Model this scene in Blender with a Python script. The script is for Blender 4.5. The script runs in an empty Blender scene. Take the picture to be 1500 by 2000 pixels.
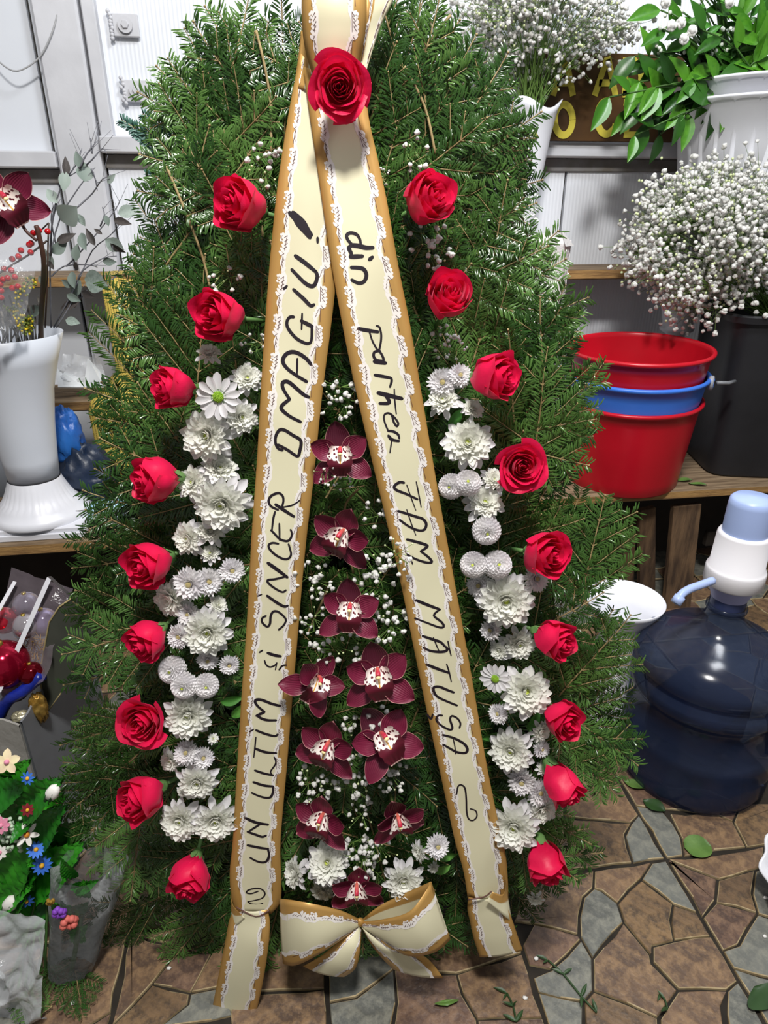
import bpy, math, random
from mathutils import Vector, Matrix, Quaternion, noise
random.seed(7)
PI = math.pi
S = bpy.context.scene
COL = S.collection

# ---------------------------------------------------------------- camera
FPX, CH, PITCH, YAW = 1308.0, 1.12, math.radians(24.6), math.radians(8.3)
FW = Vector((math.sin(YAW)*math.cos(PITCH), math.cos(YAW)*math.cos(PITCH), -math.sin(PITCH)))
RT = Vector((math.cos(YAW), -math.sin(YAW), 0))
UP = Vector((math.sin(YAW)*math.sin(PITCH), math.cos(YAW)*math.sin(PITCH), math.cos(PITCH)))
CAMP = Vector((0, 0, CH))
cd = bpy.data.cameras.new('camera'); cam = bpy.data.objects.new('camera', cd); COL.objects.link(cam)
cam.matrix_world = Matrix(((RT.x, UP.x, -FW.x, 0), (RT.y, UP.y, -FW.y, 0), (RT.z, UP.z, -FW.z, CH), (0, 0, 0, 1)))
cd.sensor_fit = 'VERTICAL'; cd.sensor_height = 36.0; cd.lens = FPX/2000*36.0
cd.clip_start = 0.02; cd.clip_end = 50
S.camera = cam

# ---------------------------------------------------------------- world, lamps, exposure
w = bpy.data.worlds.new('world'); S.world = w; w.use_nodes = True
bg = w.node_tree.nodes['Background']
bg.inputs[0].default_value = (0.97, 0.98, 1.0, 1); bg.inputs[1].default_value = 0.26
S.view_settings.view_transform = 'Standard'; S.view_settings.look = 'None'
S.view_settings.gamma = 1.0; S.view_settings.exposure = 0.0
S.view_settings.use_curve_mapping = False

def area(name, loc, target, size, power, color, sy=None):
    l = bpy.data.lights.new(name, 'AREA'); l.energy = power; l.color = color; l.size = size
    if sy: l.shape = 'RECTANGLE'; l.size_y = sy
    o = bpy.data.objects.new(name, l); COL.objects.link(o); o.location = loc
    o.rotation_euler = (Vector(target)-Vector(loc)).to_track_quat('-Z', 'Y').to_euler()
    return o
area('ceiling_lamp_front', (0.02, 0.0, 2.68), (0.12, 0.75, 0.9), 0.26, 61, (1.0, 0.97, 0.93))
area('back_wall_fill', (0.85, 0.75, 2.9), (0.75, 2.3, 1.0), 0.5, 44, (0.93, 0.96, 1.0))  # added fill that brightens the back wall and the right side

# ---------------------------------------------------------------- picture rays -> points in the room
def ray(px, py):
    return FW + RT*((px-750)/FPX) - UP*((py-1000)/FPX)
def P(px, py, Y):                 # on the vertical plane y = Y
    d = ray(px, py); return CAMP + d*(Y/d.y)
def F(px, py, z=0.0):             # on the horizontal plane z
    d = ray(px, py); return CAMP + d*((z-CH)/d.z)
def PR(px, py, base):             # height where the ray passes over the point base
    d = ray(px, py); r = math.hypot(base.x, base.y); return CH + d.z*r/math.hypot(d.x, d.y)
def zc(p): return (Vector(p)-CAMP).dot(FW)
def R(px, p): return px*zc(p)/FPX  # pixels -> metres at p

# ---------------------------------------------------------------- materials
def col(h):
    if isinstance(h, str):
        h = [int(h[i:i+2], 16)/255 for i in (0, 2, 4)]
        h = [c/12.92 if c < .04045 else ((c+.055)/1.055)**2.4 for c in h]
    return (h[0], h[1], h[2], 1)
def mat(name, c, rough=.5, c2=None, ns=8, bump=0, bs=60, metal=0, trans=0, ior=1.45, spec=None, sss=0, rnd=0, alpha=None, coat=0, emit=None, stretch=None):
    m = bpy.data.materials.new(name); m.use_nodes = True
    nt = m.node_tree; N = nt.nodes; Lk = nt.links; b = N['Principled BSDF']
    b.inputs['Base Color'].default_value = col(c); b.inputs['Roughness'].default_value = rough
    b.inputs['Metallic'].default_value = metal; b.inputs['IOR'].default_value = ior
    b.inputs['Transmission Weight'].default_value = trans
    if spec is not None: b.inputs['Specular IOR Level'].default_value = spec
    if coat: b.inputs['Coat Weight'].default_value = coat; b.inputs['Coat Roughness'].default_value = .15
    if alpha is not None: b.inputs['Alpha'].default_value = alpha
    tc = N.new('ShaderNodeTexCoord'); src = tc.outputs['Object']
    if stretch:
        mp = N.new('ShaderNodeMapping'); mp.inputs['Scale'].default_value = stretch
        Lk.new(src, mp.inputs[0]); src = mp.outputs[0]
    if c2 is not None:
        n = N.new('ShaderNodeTexNoise'); n.inputs['Scale'].default_value = ns; n.inputs['Detail'].default_value = 4
        Lk.new(src, n.inputs['Vector'])
        r = N.new('ShaderNodeValToRGB'); r.color_ramp.elements[0].position = .36; r.color_ramp.elements[1].position = .64
        r.color_ramp.elements[0].color = col(c); r.color_ramp.elements[1].color = col(c2)
        fac = n.outputs['Fac']
        if rnd:
            oi = N.new('ShaderNodeObjectInfo'); ma = N.new('ShaderNodeMath'); ma.operation = 'MULTIPLY_ADD'
            ma.inputs[1].default_value = rnd; Lk.new(oi.outputs['Random'], ma.inputs[0])
            ad = N.new('ShaderNodeMath'); ad.operation = 'SUBTRACT'; ad.inputs[1].default_value = rnd/2
            Lk.new(n.outputs['Fac'], ma.inputs[2]); Lk.new(ma.outputs[0], ad.inputs[0]); fac = ad.outputs[0]
        Lk.new(fac, r.inputs[0]); Lk.new(r.outputs[0], b.inputs['Base Color'])
    if bump:
        n2 = N.new('ShaderNodeTexNoise'); n2.inputs['Scale'].default_value = bs; n2.inputs['Detail'].default_value = 5
        Lk.new(src, n2.inputs['Vector'])
        bp = N.new('ShaderNodeBump'); bp.inputs['Strength'].default_value = bump; bp.inputs['Distance'].default_value = .004
        Lk.new(n2.outputs['Fac'], bp.inputs['Height']); Lk.new(bp.outputs[0], b.inputs['Normal'])
    return m
def petalize(m, fac, c):
    """thin petals let some light through"""
    nt = m.node_tree; N = nt.nodes; out = N['Material Output']; src = out.inputs[0].links[0].from_socket
    t = N.new('ShaderNodeBsdfTranslucent'); t.inputs[0].default_value = col(c); mx = N.new('ShaderNodeMixShader'); mx.inputs[0].default_value = fac
    nt.links.new(src, mx.inputs[1]); nt.links.new(t.outputs[0], mx.inputs[2]); nt.links.new(mx.outputs[0], out.inputs[0]); return m
def film(name, c, clear=.75, rough=.12):
    m = bpy.data.materials.new(name); m.use_nodes = True
    nt = m.node_tree; N = nt.nodes; Lk = nt.links; N.remove(N['Principled BSDF']); out = N['Material Output']
    t = N.new('ShaderNodeBsdfTransparent'); t.inputs[0].default_value = (.97, .97, .98, 1)
    g = N.new('ShaderNodeBsdfPrincipled'); g.inputs['Base Color'].default_value = col(c); g.inputs['Roughness'].default_value = rough
    lw = N.new('ShaderNodeFresnel'); lw.inputs[0].default_value = 1.4
    ns = N.new('ShaderNodeTexNoise'); ns.inputs['Scale'].default_value = 25; ns.inputs['Detail'].default_value = 4
    tc = N.new('ShaderNodeTexCoord'); Lk.new(tc.outputs['Object'], ns.inputs['Vector'])
    bp = N.new('ShaderNodeBump'); bp.inputs['Strength'].default_value = .8; bp.inputs['Distance'].default_value = .01
    Lk.new(ns.outputs[0], bp.inputs['Height']); Lk.new(bp.outputs[0], g.inputs['Normal'])
    mx = N.new('ShaderNodeMixShader'); mx.inputs[0].default_value = 1-clear
    a = N.new('ShaderNodeMath'); a.operation = 'MULTIPLY_ADD'; a.inputs[1].default_value = 1.2; a.inputs[2].default_value = 1-clear; a.use_clamp = True
    Lk.new(lw.outputs[0], a.inputs[0]); sb = N.new('ShaderNodeMath'); sb.operation = 'SUBTRACT'; sb.inputs[1].default_value = .05
    Lk.new(a.outputs[0], sb.inputs[0]); Lk.new(sb.outputs[0], mx.inputs[0])
    Lk.new(t.outputs[0], mx.inputs[1]); Lk.new(g.outputs[0], mx.inputs[2]); Lk.new(mx.outputs[0], out.inputs[0])
    return m

# ---------------------------------------------------------------- mesh builder
class MB:
    def __init__(s): s.v = []; s.f = []; s.m = []; s.uv = {}
    def add(s, vs, fs, mi=0):
        o = len(s.v); s.v += [Vector(v) for v in vs]; s.f += [tuple(i+o for i in f) for f in fs]; s.m += [mi]*len(fs)
    def box(s, c, d, rz=0, mi=0, M=None, bev=0):
        hx, hy, hz = d[0]/2, d[1]/2, d[2]/2
        if bev:
            b = min(bev, hx*.9, hy*.9, hz*.9); vs = []; 
            for sx in (-1, 1):
                for sy in (-1, 1):
                    for sz in (-1, 1):
                        vs += [(sx*hx, sy*(hy-b), sz*(hz-b)), (sx*(hx-b), sy*hy, sz*(hz-b)), (sx*(hx-b), sy*(hy-b), sz*hz)]
            def I(sx, sy, sz, k): return ((sx > 0)*4+(sy > 0)*2+(sz > 0))*3+k
            fs = []
            for a in (-1, 1):
                fs.append((I(a,-1,-1,0), I(a,1,-1,0), I(a,1,1,0), I(a,-1,1,0)))
                fs.append((I(-1,a,-1,1), I(1,a,-1,1), I(1,a,1,1), I(-1,a,1,1)))
                fs.append((I(-1,-1,a,2), I(1,-1,a,2), I(1,1,a,2), I(-1,1,a,2)))
                for c2 in (-1, 1):
                    fs.append((I(a,c2,-1,0), I(a,c2,1,0), I(a,c2,1,1), I(a,c2,-1,1)))
                    fs.append((I(a,-1,c2,0), I(a,1,c2,0), I(a,1,c2,2), I(a,-1,c2,2)))
                    fs.append((I(-1,a,c2,1), I(1,a,c2,1), I(1,a,c2,2), I(-1,a,c2,2)))
                    for e in (-1, 1): fs.append((I(a,c2,e,0), I(a,c2,e,1), I(a,c2,e,2)))
        else:
            vs = [(x*hx, y*hy, z*hz) for x in (-1, 1) for y in (-1, 1) for z in (-1, 1)]
            fs = [(0,1,3,2), (4,6,7,5), (0,4,5,1), (2,3,7,6), (0,2,6,4), (1,5,7,3)]
        T = Matrix.Translation(c) @ (M if M is not None else Matrix.Rotation(rz, 4, 'Z'))
        s.add([T @ Vector(v) for v in vs], fs, mi)
    def tube(s, pts, r, n=6, mi=0, cap=True):
        pts = [Vector(p) for p in pts]; rs = r if isinstance(r, (list, tuple)) else [r]*len(pts)
        t0 = (pts[1]-pts[0]).normalized(); a = t0.orthogonal().normalized(); vs = []; fs = []
        for i, p in enumerate(pts):
            t = (pts[min(i+1, len(pts)-1)]-pts[max(i-1, 0)])
            if t.length < 1e-9: t = t0
            t = t.normalized(); a = (a - t*a.dot(t)); a = a.normalized() if a.length > 1e-6 else t.orthogonal().normalized(); b = t.cross(a)
            for k in range(n):
                q = 2*PI*k/n; vs.append(p + (a*math.cos(q)+b*math.sin(q))*rs[i])
        for i in range(len(pts)-1):
            for k in range(n): fs.append((i*n+k, i*n+(k+1) % n, (i+1)*n+(k+1) % n, (i+1)*n+k))
        if cap and n > 2: fs.append(tuple(range(n))[::-1]); fs.append(tuple((len(pts)-1)*n+k for k in range(n)))
        s.add(vs, fs, mi)
    def lathe(s, prof, n=40, c=(0, 0, 0), M=None, mi=0, fn=None):   # prof: (r, z)
        vs = []; fs = []; T = Matrix.Translation(c) @ (M if M is not None else Matrix())
        for j, (r, z) in enumerate(prof):
            for k in range(n):
                q = 2*PI*k/n; rr, zz = (fn(r, z, q, j) if fn else (r, z))
                vs.append(T @ Vector((rr*math.cos(q), rr*math.sin(q), zz)))
        for j in range(len(prof)-1):
            for k in range(n): fs.append((j*n+k, j*n+(k+1) % n, (j+1)*n+(k+1) % n, (j+1)*n+k))
        s.add(vs, fs, mi)
    def ball(s, c, r, nu=10, nv=6, sc=(1, 1, 1), mi=0, jit=0, M=None):
        vs = []; fs = []; T = Matrix.Translation(c) @ (M if M is not None else Matrix())
        vs.append((0, 0, r*sc[2]))
        for i in range(1, nv):
            th = PI*i/nv
            for k in range(nu):
                q = 2*PI*k/nu; rr = r*(1+random.uniform(-jit, jit))
                vs.append((rr*math.sin(th)*math.cos(q)*sc[0], rr*math.sin(th)*math.sin(q)*sc[1], rr*math.cos(th)*sc[2]))
        vs.append((0, 0, -r*sc[2])); e = len(vs)-1
        for k in range(nu): fs.append((0, 1+k, 1+(k+1) % nu)); fs.append((e, e-nu+(k+1) % nu, e-nu+k))
        for i in range(nv-2):
            for k in range(nu): a = 1+i*nu; fs.append((a+k, a+nu+k, a+nu+(k+1) % nu, a+(k+1) % nu))
        s.add([T @ Vector(v) for v in vs], fs, mi)
    def grid(s, fn, nu, nv, mi=0, uv=False):      # fn(u,v) u,v in 0..1
        o = len(s.v); vs = []; fs = []
        for j in range(nv+1):
            for i in range(nu+1):
                vs.append(fn(i/nu, j/nv))
                if uv: s.uv[o+j*(nu+1)+i] = (i/nu, j/nv)
        for j in range(nv):
            for i in range(nu): a = j*(nu+1)+i; fs.append((a, a+1, a+nu+2, a+nu+1))
        s.add(vs, fs, mi)
    def poly(s, pts, th, n=None, mi=0):           # prism from a planar outline
        pts = [Vector(p) for p in pts]; n = n or (pts[1]-pts[0]).cross(pts[2]-pts[0]).normalized(); k = len(pts)
        vs = pts + [p+n*th for p in pts]
        fs = [tuple(range(k))[::-1], tuple(range(k, 2*k))] + [(i, (i+1) % k, k+(i+1) % k, k+i) for i in range(k)]
        s.add(vs, fs, mi)
    def build(s, name, mats, parent=None, smooth=True, origin=None, kind=None, label=None, mesh_only=False):
        me = bpy.data.meshes.new(name)
        og = Vector(origin) if origin is not None else Vector((0, 0, 0))
        me.from_pydata([v-og for v in s.v], [], s.f)
        for m in (mats if isinstance(mats, (list, tuple)) else [mats]): me.materials.append(m)
        me.polygons.foreach_set('material_index', s.m)
        if smooth: me.polygons.foreach_set('use_smooth', [True]*len(s.f))
        if s.uv:
            ul = me.uv_layers.new(name='UVMap')
            for lp in me.loops: ul.data[lp.index].uv = s.uv.get(lp.vertex_index, (0, 0))
        if smooth == 'auto':
            me.polygons.foreach_set('use_smooth', [True]*len(s.f))
            me.set_sharp_from_angle(angle=math.radians(35))
        me.update()
        if mesh_only: return me
        return link(name, me, parent, kind, label)
def link(name, me, parent=None, kind=None, label=None, M=None):
    o = bpy.data.objects.new(name, me); COL.objects.link(o)
    if parent: o.parent = parent
    if M is not None: o.matrix_local = M
    if kind: o['kind'] = kind
    if label: o['label'] = label
    return o
def thing(name, label, cat, loc=(0, 0, 0), group=None, M=None):
    o = bpy.data.objects.new(name, None); COL.objects.link(o); o.empty_display_size = .02
    if M is not None: o.matrix_world = M
    else: o.location = loc
    o['label'] = label; o['category'] = cat
    if group: o['group'] = group
    return o
def tag(o, label, cat, group=None):
    o['label'] = label; o['category'] = cat
    if group: o['group'] = group
    return o
def lerp(a, b, t): return a + (b-a)*t
def smoothpts(pts, k=4):
    pts = [Vector(p) for p in pts]; out = []
    for i in range(len(pts)-1):
        p0 = pts[max(i-1, 0)]; p1 = pts[i]; p2 = pts[i+1]; p3 = pts[min(i+2, len(pts)-1)]
        for j in range(k):
            t = j/k
            out.append(.5*((2*p1)+(p2-p0)*t+(2*p0-5*p1+4*p2-p3)*t*t+(3*p1-p0-3*p2+p3)*t**3))
    out.append(pts[-1]); return out

# common materials
M_steel = mat('painted_steel', 'cfd0d5', .5, 'bfc0c5', 6, .15, 40)
M_pvc = None
M_white = mat('white_plastic', 'e3e4ea', .35, 'd6d7de', 5)
M_wood = mat('weathered_wood', '8f7a60', .75, '5e4c38', 5, .4, 30, stretch=(1.5, 14, 14))
M_woodedge = mat('cut_wood_edge', 'a98450', .7, '80603a', 7, .4, 30, stretch=(1.5, 14, 20))
M_dark = mat('shade_dark_wood', '2b231c', .8, '17120f', 6, .3, 30)  # near-black tone carries the shade under the planks
M_plank = mat('pallet_wood', '6b533b', .8, '3d2d20', 5, .5, 30, stretch=(10, 10, 1.5))
M_green = mat('needle_stem_green', '3c6b2a', .5)
# ================================================================ THE SETTING
# back wall with white ribbed pvc panels between painted steel members
YW = 2.26
def ribmat():
    m = mat('ribbed_white_pvc', 'eceff6', .38, 'e3e7ee', 3)
    nt = m.node_tree; N = nt.nodes; b = N['Principled BSDF']; tc = N.new('ShaderNodeTexCoord')
    wv = N.new('ShaderNodeTexWave'); wv.bands_direction = 'X'; wv.inputs['Scale'].default_value = 28; nt.links.new(tc.outputs['Object'], wv.inputs['Vector'])
    bp = N.new('ShaderNodeBump'); bp.inputs['Strength'].default_value = .35; bp.inputs['Distance'].default_value = .002
    nt.links.new(wv.outputs['Fac'], bp.inputs['Height']); nt.links.new(bp.outputs[0], b.inputs['Normal'])
    return m
M_rib = ribmat()
M_plain = mat('white_panel', 'dfe3ea', .35, 'd8dce3', 3)
b = MB(); b.box((0.6, YW+.06, 1.5), (5.6, .1, 3.0)); wall = b.build('wall_back', mat('wall_joint_dark', '3b3a38', .9), smooth=False); wall['kind'] = 'structure'
def panel(x0, x1, z0, z1, m, y=YW):
    b = MB(); b.box(((x0+x1)/2, y, (z0+z1)/2), (x1-x0, .018, z1-z0), bev=.002); b.build('wall_panel', m, wall, smooth=False)
# post centre line positions measured at the wall
xs = P(138, 300, YW).x
postL, postR = P(108, 250, YW).x, P(200, 250, YW).x
seamL = P(98, 250, YW).x; seamR = P(1103, 350, YW).x
railz = P(100, 314, YW).z; railzR = P(1200, 296, YW).z
g = .004
panel(-2.0, seamL-g, 0, 3, M_plain); panel(seamL+g, postL, 0, 3, M_plain)
panel(postR, seamR-g, 0, 3, M_rib); panel(seamR+g, 2.15, 0, 3, M_rib); panel(2.16, 3.3, 0, 3, M_rib)
# steel frame
b = MB(); b.box(((postL+postR)/2, YW-.025, 1.5), (postR-postL-.012, .06, 3.0), bev=.006); t = b.build('trim_1', M_steel, smooth=False); t['kind'] = 'structure'
b = MB(); b.box((postR+.018, YW-.02, railzR+.95), (.034, .05, 1.9), bev=.003); t = b.build('trim_2', M_steel, smooth=False); t['kind'] = 'structure'
zt2 = P(250, 285, YW).z
for i, (x0, x1, z) in enumerate(((-2.0, postL+.002, railz), (postR-.002, 3.3, railzR))):
    b = MB(); b.box(((x0+x1)/2, YW-.035, z), (x1-x0, .055, .042), bev=.004); t = b.build('trim_%d' % (i+3), M_steel, smooth=False); t['kind'] = 'structure'
    b = MB(); b.box(((x0+x1)/2, YW-.012, z-.04), (x1-x0, .012, .036), bev=.002); b.build('flange', mat('grey_rust_flange', '8b8a8b', .6, '6d675f', 12), t, smooth=False)
# welded lugs with bolts
for px, py in ((246, 50), (268, 178)):
    c = P(px, py, YW-.02); lug = thing('steel_lug', 'grey painted steel lug with a bolt, %s of the two welded beside the wall post' % ('upper' if py < 100 else 'lower'), 'bracket', c, 'steel lugs beside the post')
    b = MB(); b.box((0, 0, 0), (.066, .012, .052), bev=.002); b.build('plate', M_steel, lug, smooth=False)
    b = MB(); b.lathe([(0, -.006), (.019, -.006), (.019, -.002), (0, -.002)], 24, M=Matrix.Rotation(-PI/2, 4, 'X'), c=(0, -.008, 0)); b.build('washer', M_steel, lug, smooth=False)
    b = MB(); b.lathe([(0, .0), (.0105, .0), (.0105, .009), (.009, .011), (0, .011)], 6, M=Matrix.Rotation(PI/2, 4, 'X'), c=(0, -.008, 0)); b.build('bolt', M_steel, lug, smooth=False)
    b = MB()
    for k in range(9): b.ball((-.037+random.uniform(-.004, .004), -.004, -.03+k*.0075), .006, 6, 4)
    b.build('weld', M_steel, lug)
# thin cable hanging at top left
pts = [P(150, -60, YW-.05), P(118, 10, YW-.05), P(103, 60, YW-.06), P(82, 105, YW-.06), P(55, 130, YW-.06), P(25, 138, YW-.06), P(-10, 112, YW-.05), P(-50, 60, YW-.04)]
b = MB(); b.tube(smoothpts(pts), .0022, 6); tag(b.build('cable', mat('grey_cable', 'a5a6a8', .5)), 'thin grey cable looping in front of the white panel at top left', 'cable')
# other enclosing surfaces
b = MB(); b.box((.6, .3, 3.03), (5.6, 4.6, .06)); o = b.build('ceiling', mat('ceiling_white', 'd8d8d6', .8), smooth=False); o['kind'] = 'structure'

# ---------------------------------------------------------------- floor: printed stone tiles, every stone with its own edge
FX, FY, TS = (.0035-.325*6), (.789-.325*3), .325
M_grout = mat('dark_joint', '1d1813', .9)
b = MB(); b.box((.6, .5, -.03), (5.6, 4.4, .05)); floor = b.build('floor', mat('joint_mortar', '2a241c', .9, '1c1812', 30), smooth=False); floor['kind'] = 'structure'
def stonemat(name, c, c2, c3):
    m = mat(name, c, .42, c2, 14, .35, 90, rnd=.25)
    nt = m.node_tree; N = nt.nodes; L_ = nt.links; bs = N['Principled BSDF']; src = bs.inputs['Base Color'].links[0].from_socket
    tc = N.new('ShaderNodeTexCoord'); n = N.new('ShaderNodeTexNoise'); n.inputs['Scale'].default_value = 45; n.inputs['Detail'].default_value = 8; n.inputs['Roughness'].default_value = .7
    L_.new(tc.outputs['Object'], n.inputs['Vector']); r = N.new('ShaderNodeValToRGB'); r.color_ramp.elements[0].position = .44; r.color_ramp.elements[1].position = .62
    L_.new(n.outputs['Fac'], r.inputs[0]); mx = N.new('ShaderNodeMix'); mx.data_type = 'RGBA'; mx.inputs['B'].default_value = col(c3)
    L_.new(r.outputs[0], mx.inputs['Factor']); L_.new(src, mx.inputs['A']); L_.new(mx.outputs['Result'], bs.inputs['Base Color'])
    return m
STM = {'b': stonemat('brown_stone', '57463a', '6e5744', '8c7154'), 't': stonemat('tan_stone', '69543f', '83694a', '4a3d31'), 'g': stonemat('slate_stone', '5a5b56', '6b6c66', '807f74'), 'd': stonemat('umber_stone', '4c3c34', '614b3f', '7e6450')}
M_chip = mat('cream_edge', 'b7a581', .6, '8d7a58', 40)
def clip(poly, n, d):
    out = []
    for i in range(len(poly)):
        a, c = poly[i], poly[(i+1) % len(poly)]; da, dc = a.dot(n)-d, c.dot(n)-d
        if da <= 0: out.append(a)
        if (da < 0 < dc) or (dc < 0 < da): out.append(a+(c-a)*(da/(da-dc)))
    return out
FAR = {k: MB() for k in 'btgd'}
def stone(poly, kind, far=False):
    poly = [Vector(p) for p in poly]; ar = sum(poly[i].x*poly[(i+1) % len(poly)].y-poly[(i+1) % len(poly)].x*poly[i].y for i in range(len(poly)))
    if abs(ar) < .0012: return
    if ar < 0: poly = poly[::-1]
    pts = []
    for i in range(len(poly)):
        a, c = poly[i], poly[(i+1) % len(poly)]; e = (c-a); k = max(1, int(e.length/.03))
        for j in range(k):
            p = a+e*(j/k)
            if j: p += Vector((e.y, -e.x)).normalized()*random.uniform(-.0025, .0025)
            pts.append(p)
    n = len(pts); cen = sum(pts, Vector((0, 0)))/n
    def inset(d):
        o = []
        for i in range(n):
            a, p, c = pts[i-1], pts[i], pts[(i+1) % n]; t = (c-a); t = t.normalized() if t.length > 1e-6 else Vector((1, 0))
            o.append(p+Vector((-t.y, t.x))*d)
        return o
    r0, r1, r2 = inset(.0019), inset(.0023), inset(.0036)
    vs = [(p.x-cen.x, p.y-cen.y, -.006) for p in r0]+[(p.x-cen.x, p.y-cen.y, -.0012) for p in r1]+[(p.x-cen.x, p.y-cen.y, 0) for p in r2]
    fs = []; mi = []
    b = MB(); b.add(vs, [(i, (i+1) % n, n+(i+1) % n, n+i) for i in range(n)], 1)
    b.f += [(n+i, n+(i+1) % n, 2*n+(i+1) % n, 2*n+i) for i in range(n)]; b.m += [1 if random.random() < .8 else 0 for i in range(n)]
    b.f += [tuple(range(2*n, 3*n))]; b.m += [0]
    if far:
        FAR[kind].add([v+Vector((cen.x, cen.y, 0)) for v in b.v], b.f); FAR[kind].m[-len(b.f):] = b.m; return
    o = b.build('stone', [STM[kind], M_chip], floor, smooth=False); o.location = (cen.x, cen.y, 0)
Z3 = lambda L_: [Vector(F(1000+x*.35, 1300+y*.35).to_2d()) for x, y in L_]
Z1 = lambda L_: [Vector(F(x*.35, 1300+y*.35).to_2d()) for x, y in L_]
Z2 = lambda L_: [Vector(F(500+x*.35, 1300+y*.35).to_2d()) for x, y in L_]
X0, X1, X2, X3, XM = .0035, .3285, .6535, .9785, -.3215
Y0, Y1, Y2 = .464, .789, 1.114
tiles = {
 (X1, Y0): [('b', Z3([(100,1190),(465,1150),(455,1240),(400,1290),(375,1400),(370,1500),(165,1450),(60,1420)])), ('b', Z3([(465,1150),(790,1100),(722,1190),(590,1325),(500,1255),(455,1240)])),
  ('g', Z3([(455,1240),(500,1255),(590,1325),(625,1435),(450,1630),(380,1510),(375,1400),(400,1290)])), ('t', Z3([(722,1195),(900,1330),(885,1420),(905,1535),(785,1565),(770,1610),(625,1430),(590,1325)])),
  ('g', Z3([(850,1080),(1015,1385),(900,1330),(722,1190),(790,1100)])), ('t', Z3([(900,1333),(1015,1385),(1090,1512),(905,1532),(885,1430)])),
  ('b', Z3([(1090,1512),(1245,1760),(1200,1812),(930,1805),(785,1650),(785,1565),(905,1535)])), ('b', Z3([(625,1435),(770,1610),(780,1660),(925,1812),(815,1965),(640,1885),(455,1812),(450,1635)])),
  ('d', Z3([(120,1440),(370,1502),(385,1530),(215,1695),(110,1665),(90,1560)])), ('g', Z3([(385,1530),(450,1635),(455,1812),(400,1875),(140,1820),(115,1740),(215,1695)])),
  ('g', Z3([(150,1820),(398,1878),(415,2160),(210,2160)])), ('t', Z3([(400,1875),(455,1815),(640,1885),(815,1965),(825,2160),(415,2160)])),
  ('b', Z3([(825,1965),(925,1812),(1200,1812),(1170,1900),(1175,2160),(830,2160)])), ('g', Z3([(1200,1812),(1245,1762),(1500,2200),(1175,2160)]))],
 (X2, Y0): [('b', Z3([(865,1085),(1420,1020),(1400,1125),(1160,1193),(1060,1155)])), ('d', Z3([(870,1090),(1145,1190),(1135,1310),(1115,1400),(1130,1520),(1010,1380)])),
  ('t', Z3([(1150,1195),(1355,1145),(1340,1270),(1370,1380),(1138,1320)])), ('d', Z3([(1138,1320),(1370,1382),(1265,1558),(1175,1590),(1125,1510),(1115,1400)])),
  ('g', Z3([(1370,1385),(1520,1440),(1520,1760),(1225,1685),(1175,1590),(1265,1558)])), ('g', Z3([(1355,1145),(1400,1125),(1560,1180),(1560,1440),(1375,1385),(1340,1270)])),
  ('g', Z3([(1225,1685),(1520,1765),(1700,2100),(1500,2160)]))],
 (X1, Y1): [('t', Z3([(280,850),(450,860),(665,878),(630,940),(665,1090),(250,1150)])), ('b', Z3([(300,700),(600,640),(700,830),(665,875),(440,858),(300,840)])), ('g', Z3([(700,830),(860,1090),(668,1088),(630,950),(665,878)])),
  ('d', Z3([(0,640),(300,690),(290,850),(250,1150),(0,1180)])), ('b', Z3([(0,300),(560,520),(600,640),(300,690),(0,620)]))],
 (X2, Y1): [('g', Z3([(690,780),(830,800),(900,880),(945,960),(960,1068),(850,1085)])), ('b', Z3([(880,825),(1130,825),(1235,870),(1310,1015),(960,1066),(945,960)])), ('t', Z3([(1235,870),(1275,775),(1520,760),(1600,980),(1310,1015)])),
  ('d', Z3([(560,520),(700,560),(880,690),(1100,700),(1275,775),(1235,870),(1130,825),(830,800),(690,780)])), ('b', Z3([(540,440),(900,420),(1300,600),(1275,775),(1100,700),(880,690),(700,560)]))],
 (XM, Y0): [('b', Z1([(745,1490),(955,1560),(985,1600),(850,1775),(670,2010),(600,2160),(640,1990)])), ('d', Z1([(745,1490),(1300,1410),(1180,1600),(985,1600),(955,1560)])), ('d', Z1([(985,1600),(1180,1600),(1065,1825),(850,1772)])),
  ('t', Z1([(850,1775),(1058,1825),(1050,1885),(900,2010),(850,2160),(600,2160),(670,2010)])), ('g', Z1([(1065,1825),(1250,1790),(1300,1950),(1060,2000),(900,2010),(1050,1885)])), ('b', Z1([(1180,1600),(1300,1410),(1830,1350),(1830,1800),(1300,1820),(1250,1790),(1065,1825)])),
  ('b', Z1([(1300,1820),(1560,1820),(1830,1800),(1850,2200),(1300,2160),(1280,1950)]))],
 (X0, Y0): [('g', Z2([(400,1870),(440,1875),(560,1850),(770,1695),(785,1880),(745,2160),(400,2160)])), ('d', Z2([(770,1695),(1120,1720),(1150,1830),(1235,1975),(1250,2160),(745,2160),(785,1880)])),
  ('g', Z2([(390,1500),(760,1480),(770,1695),(560,1850),(440,1875),(395,1870)])), ('b', Z2([(760,1480),(1350,1400),(1500,1600),(1120,1720),(770,1695)])), ('b', Z2([(1120,1720),(1500,1600),(1640,1960),(1235,1975),(1150,1830)])), ('d', Z2([(1235,1975),(1640,1960),(1700,2160),(1250,2160)]))],
}
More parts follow.
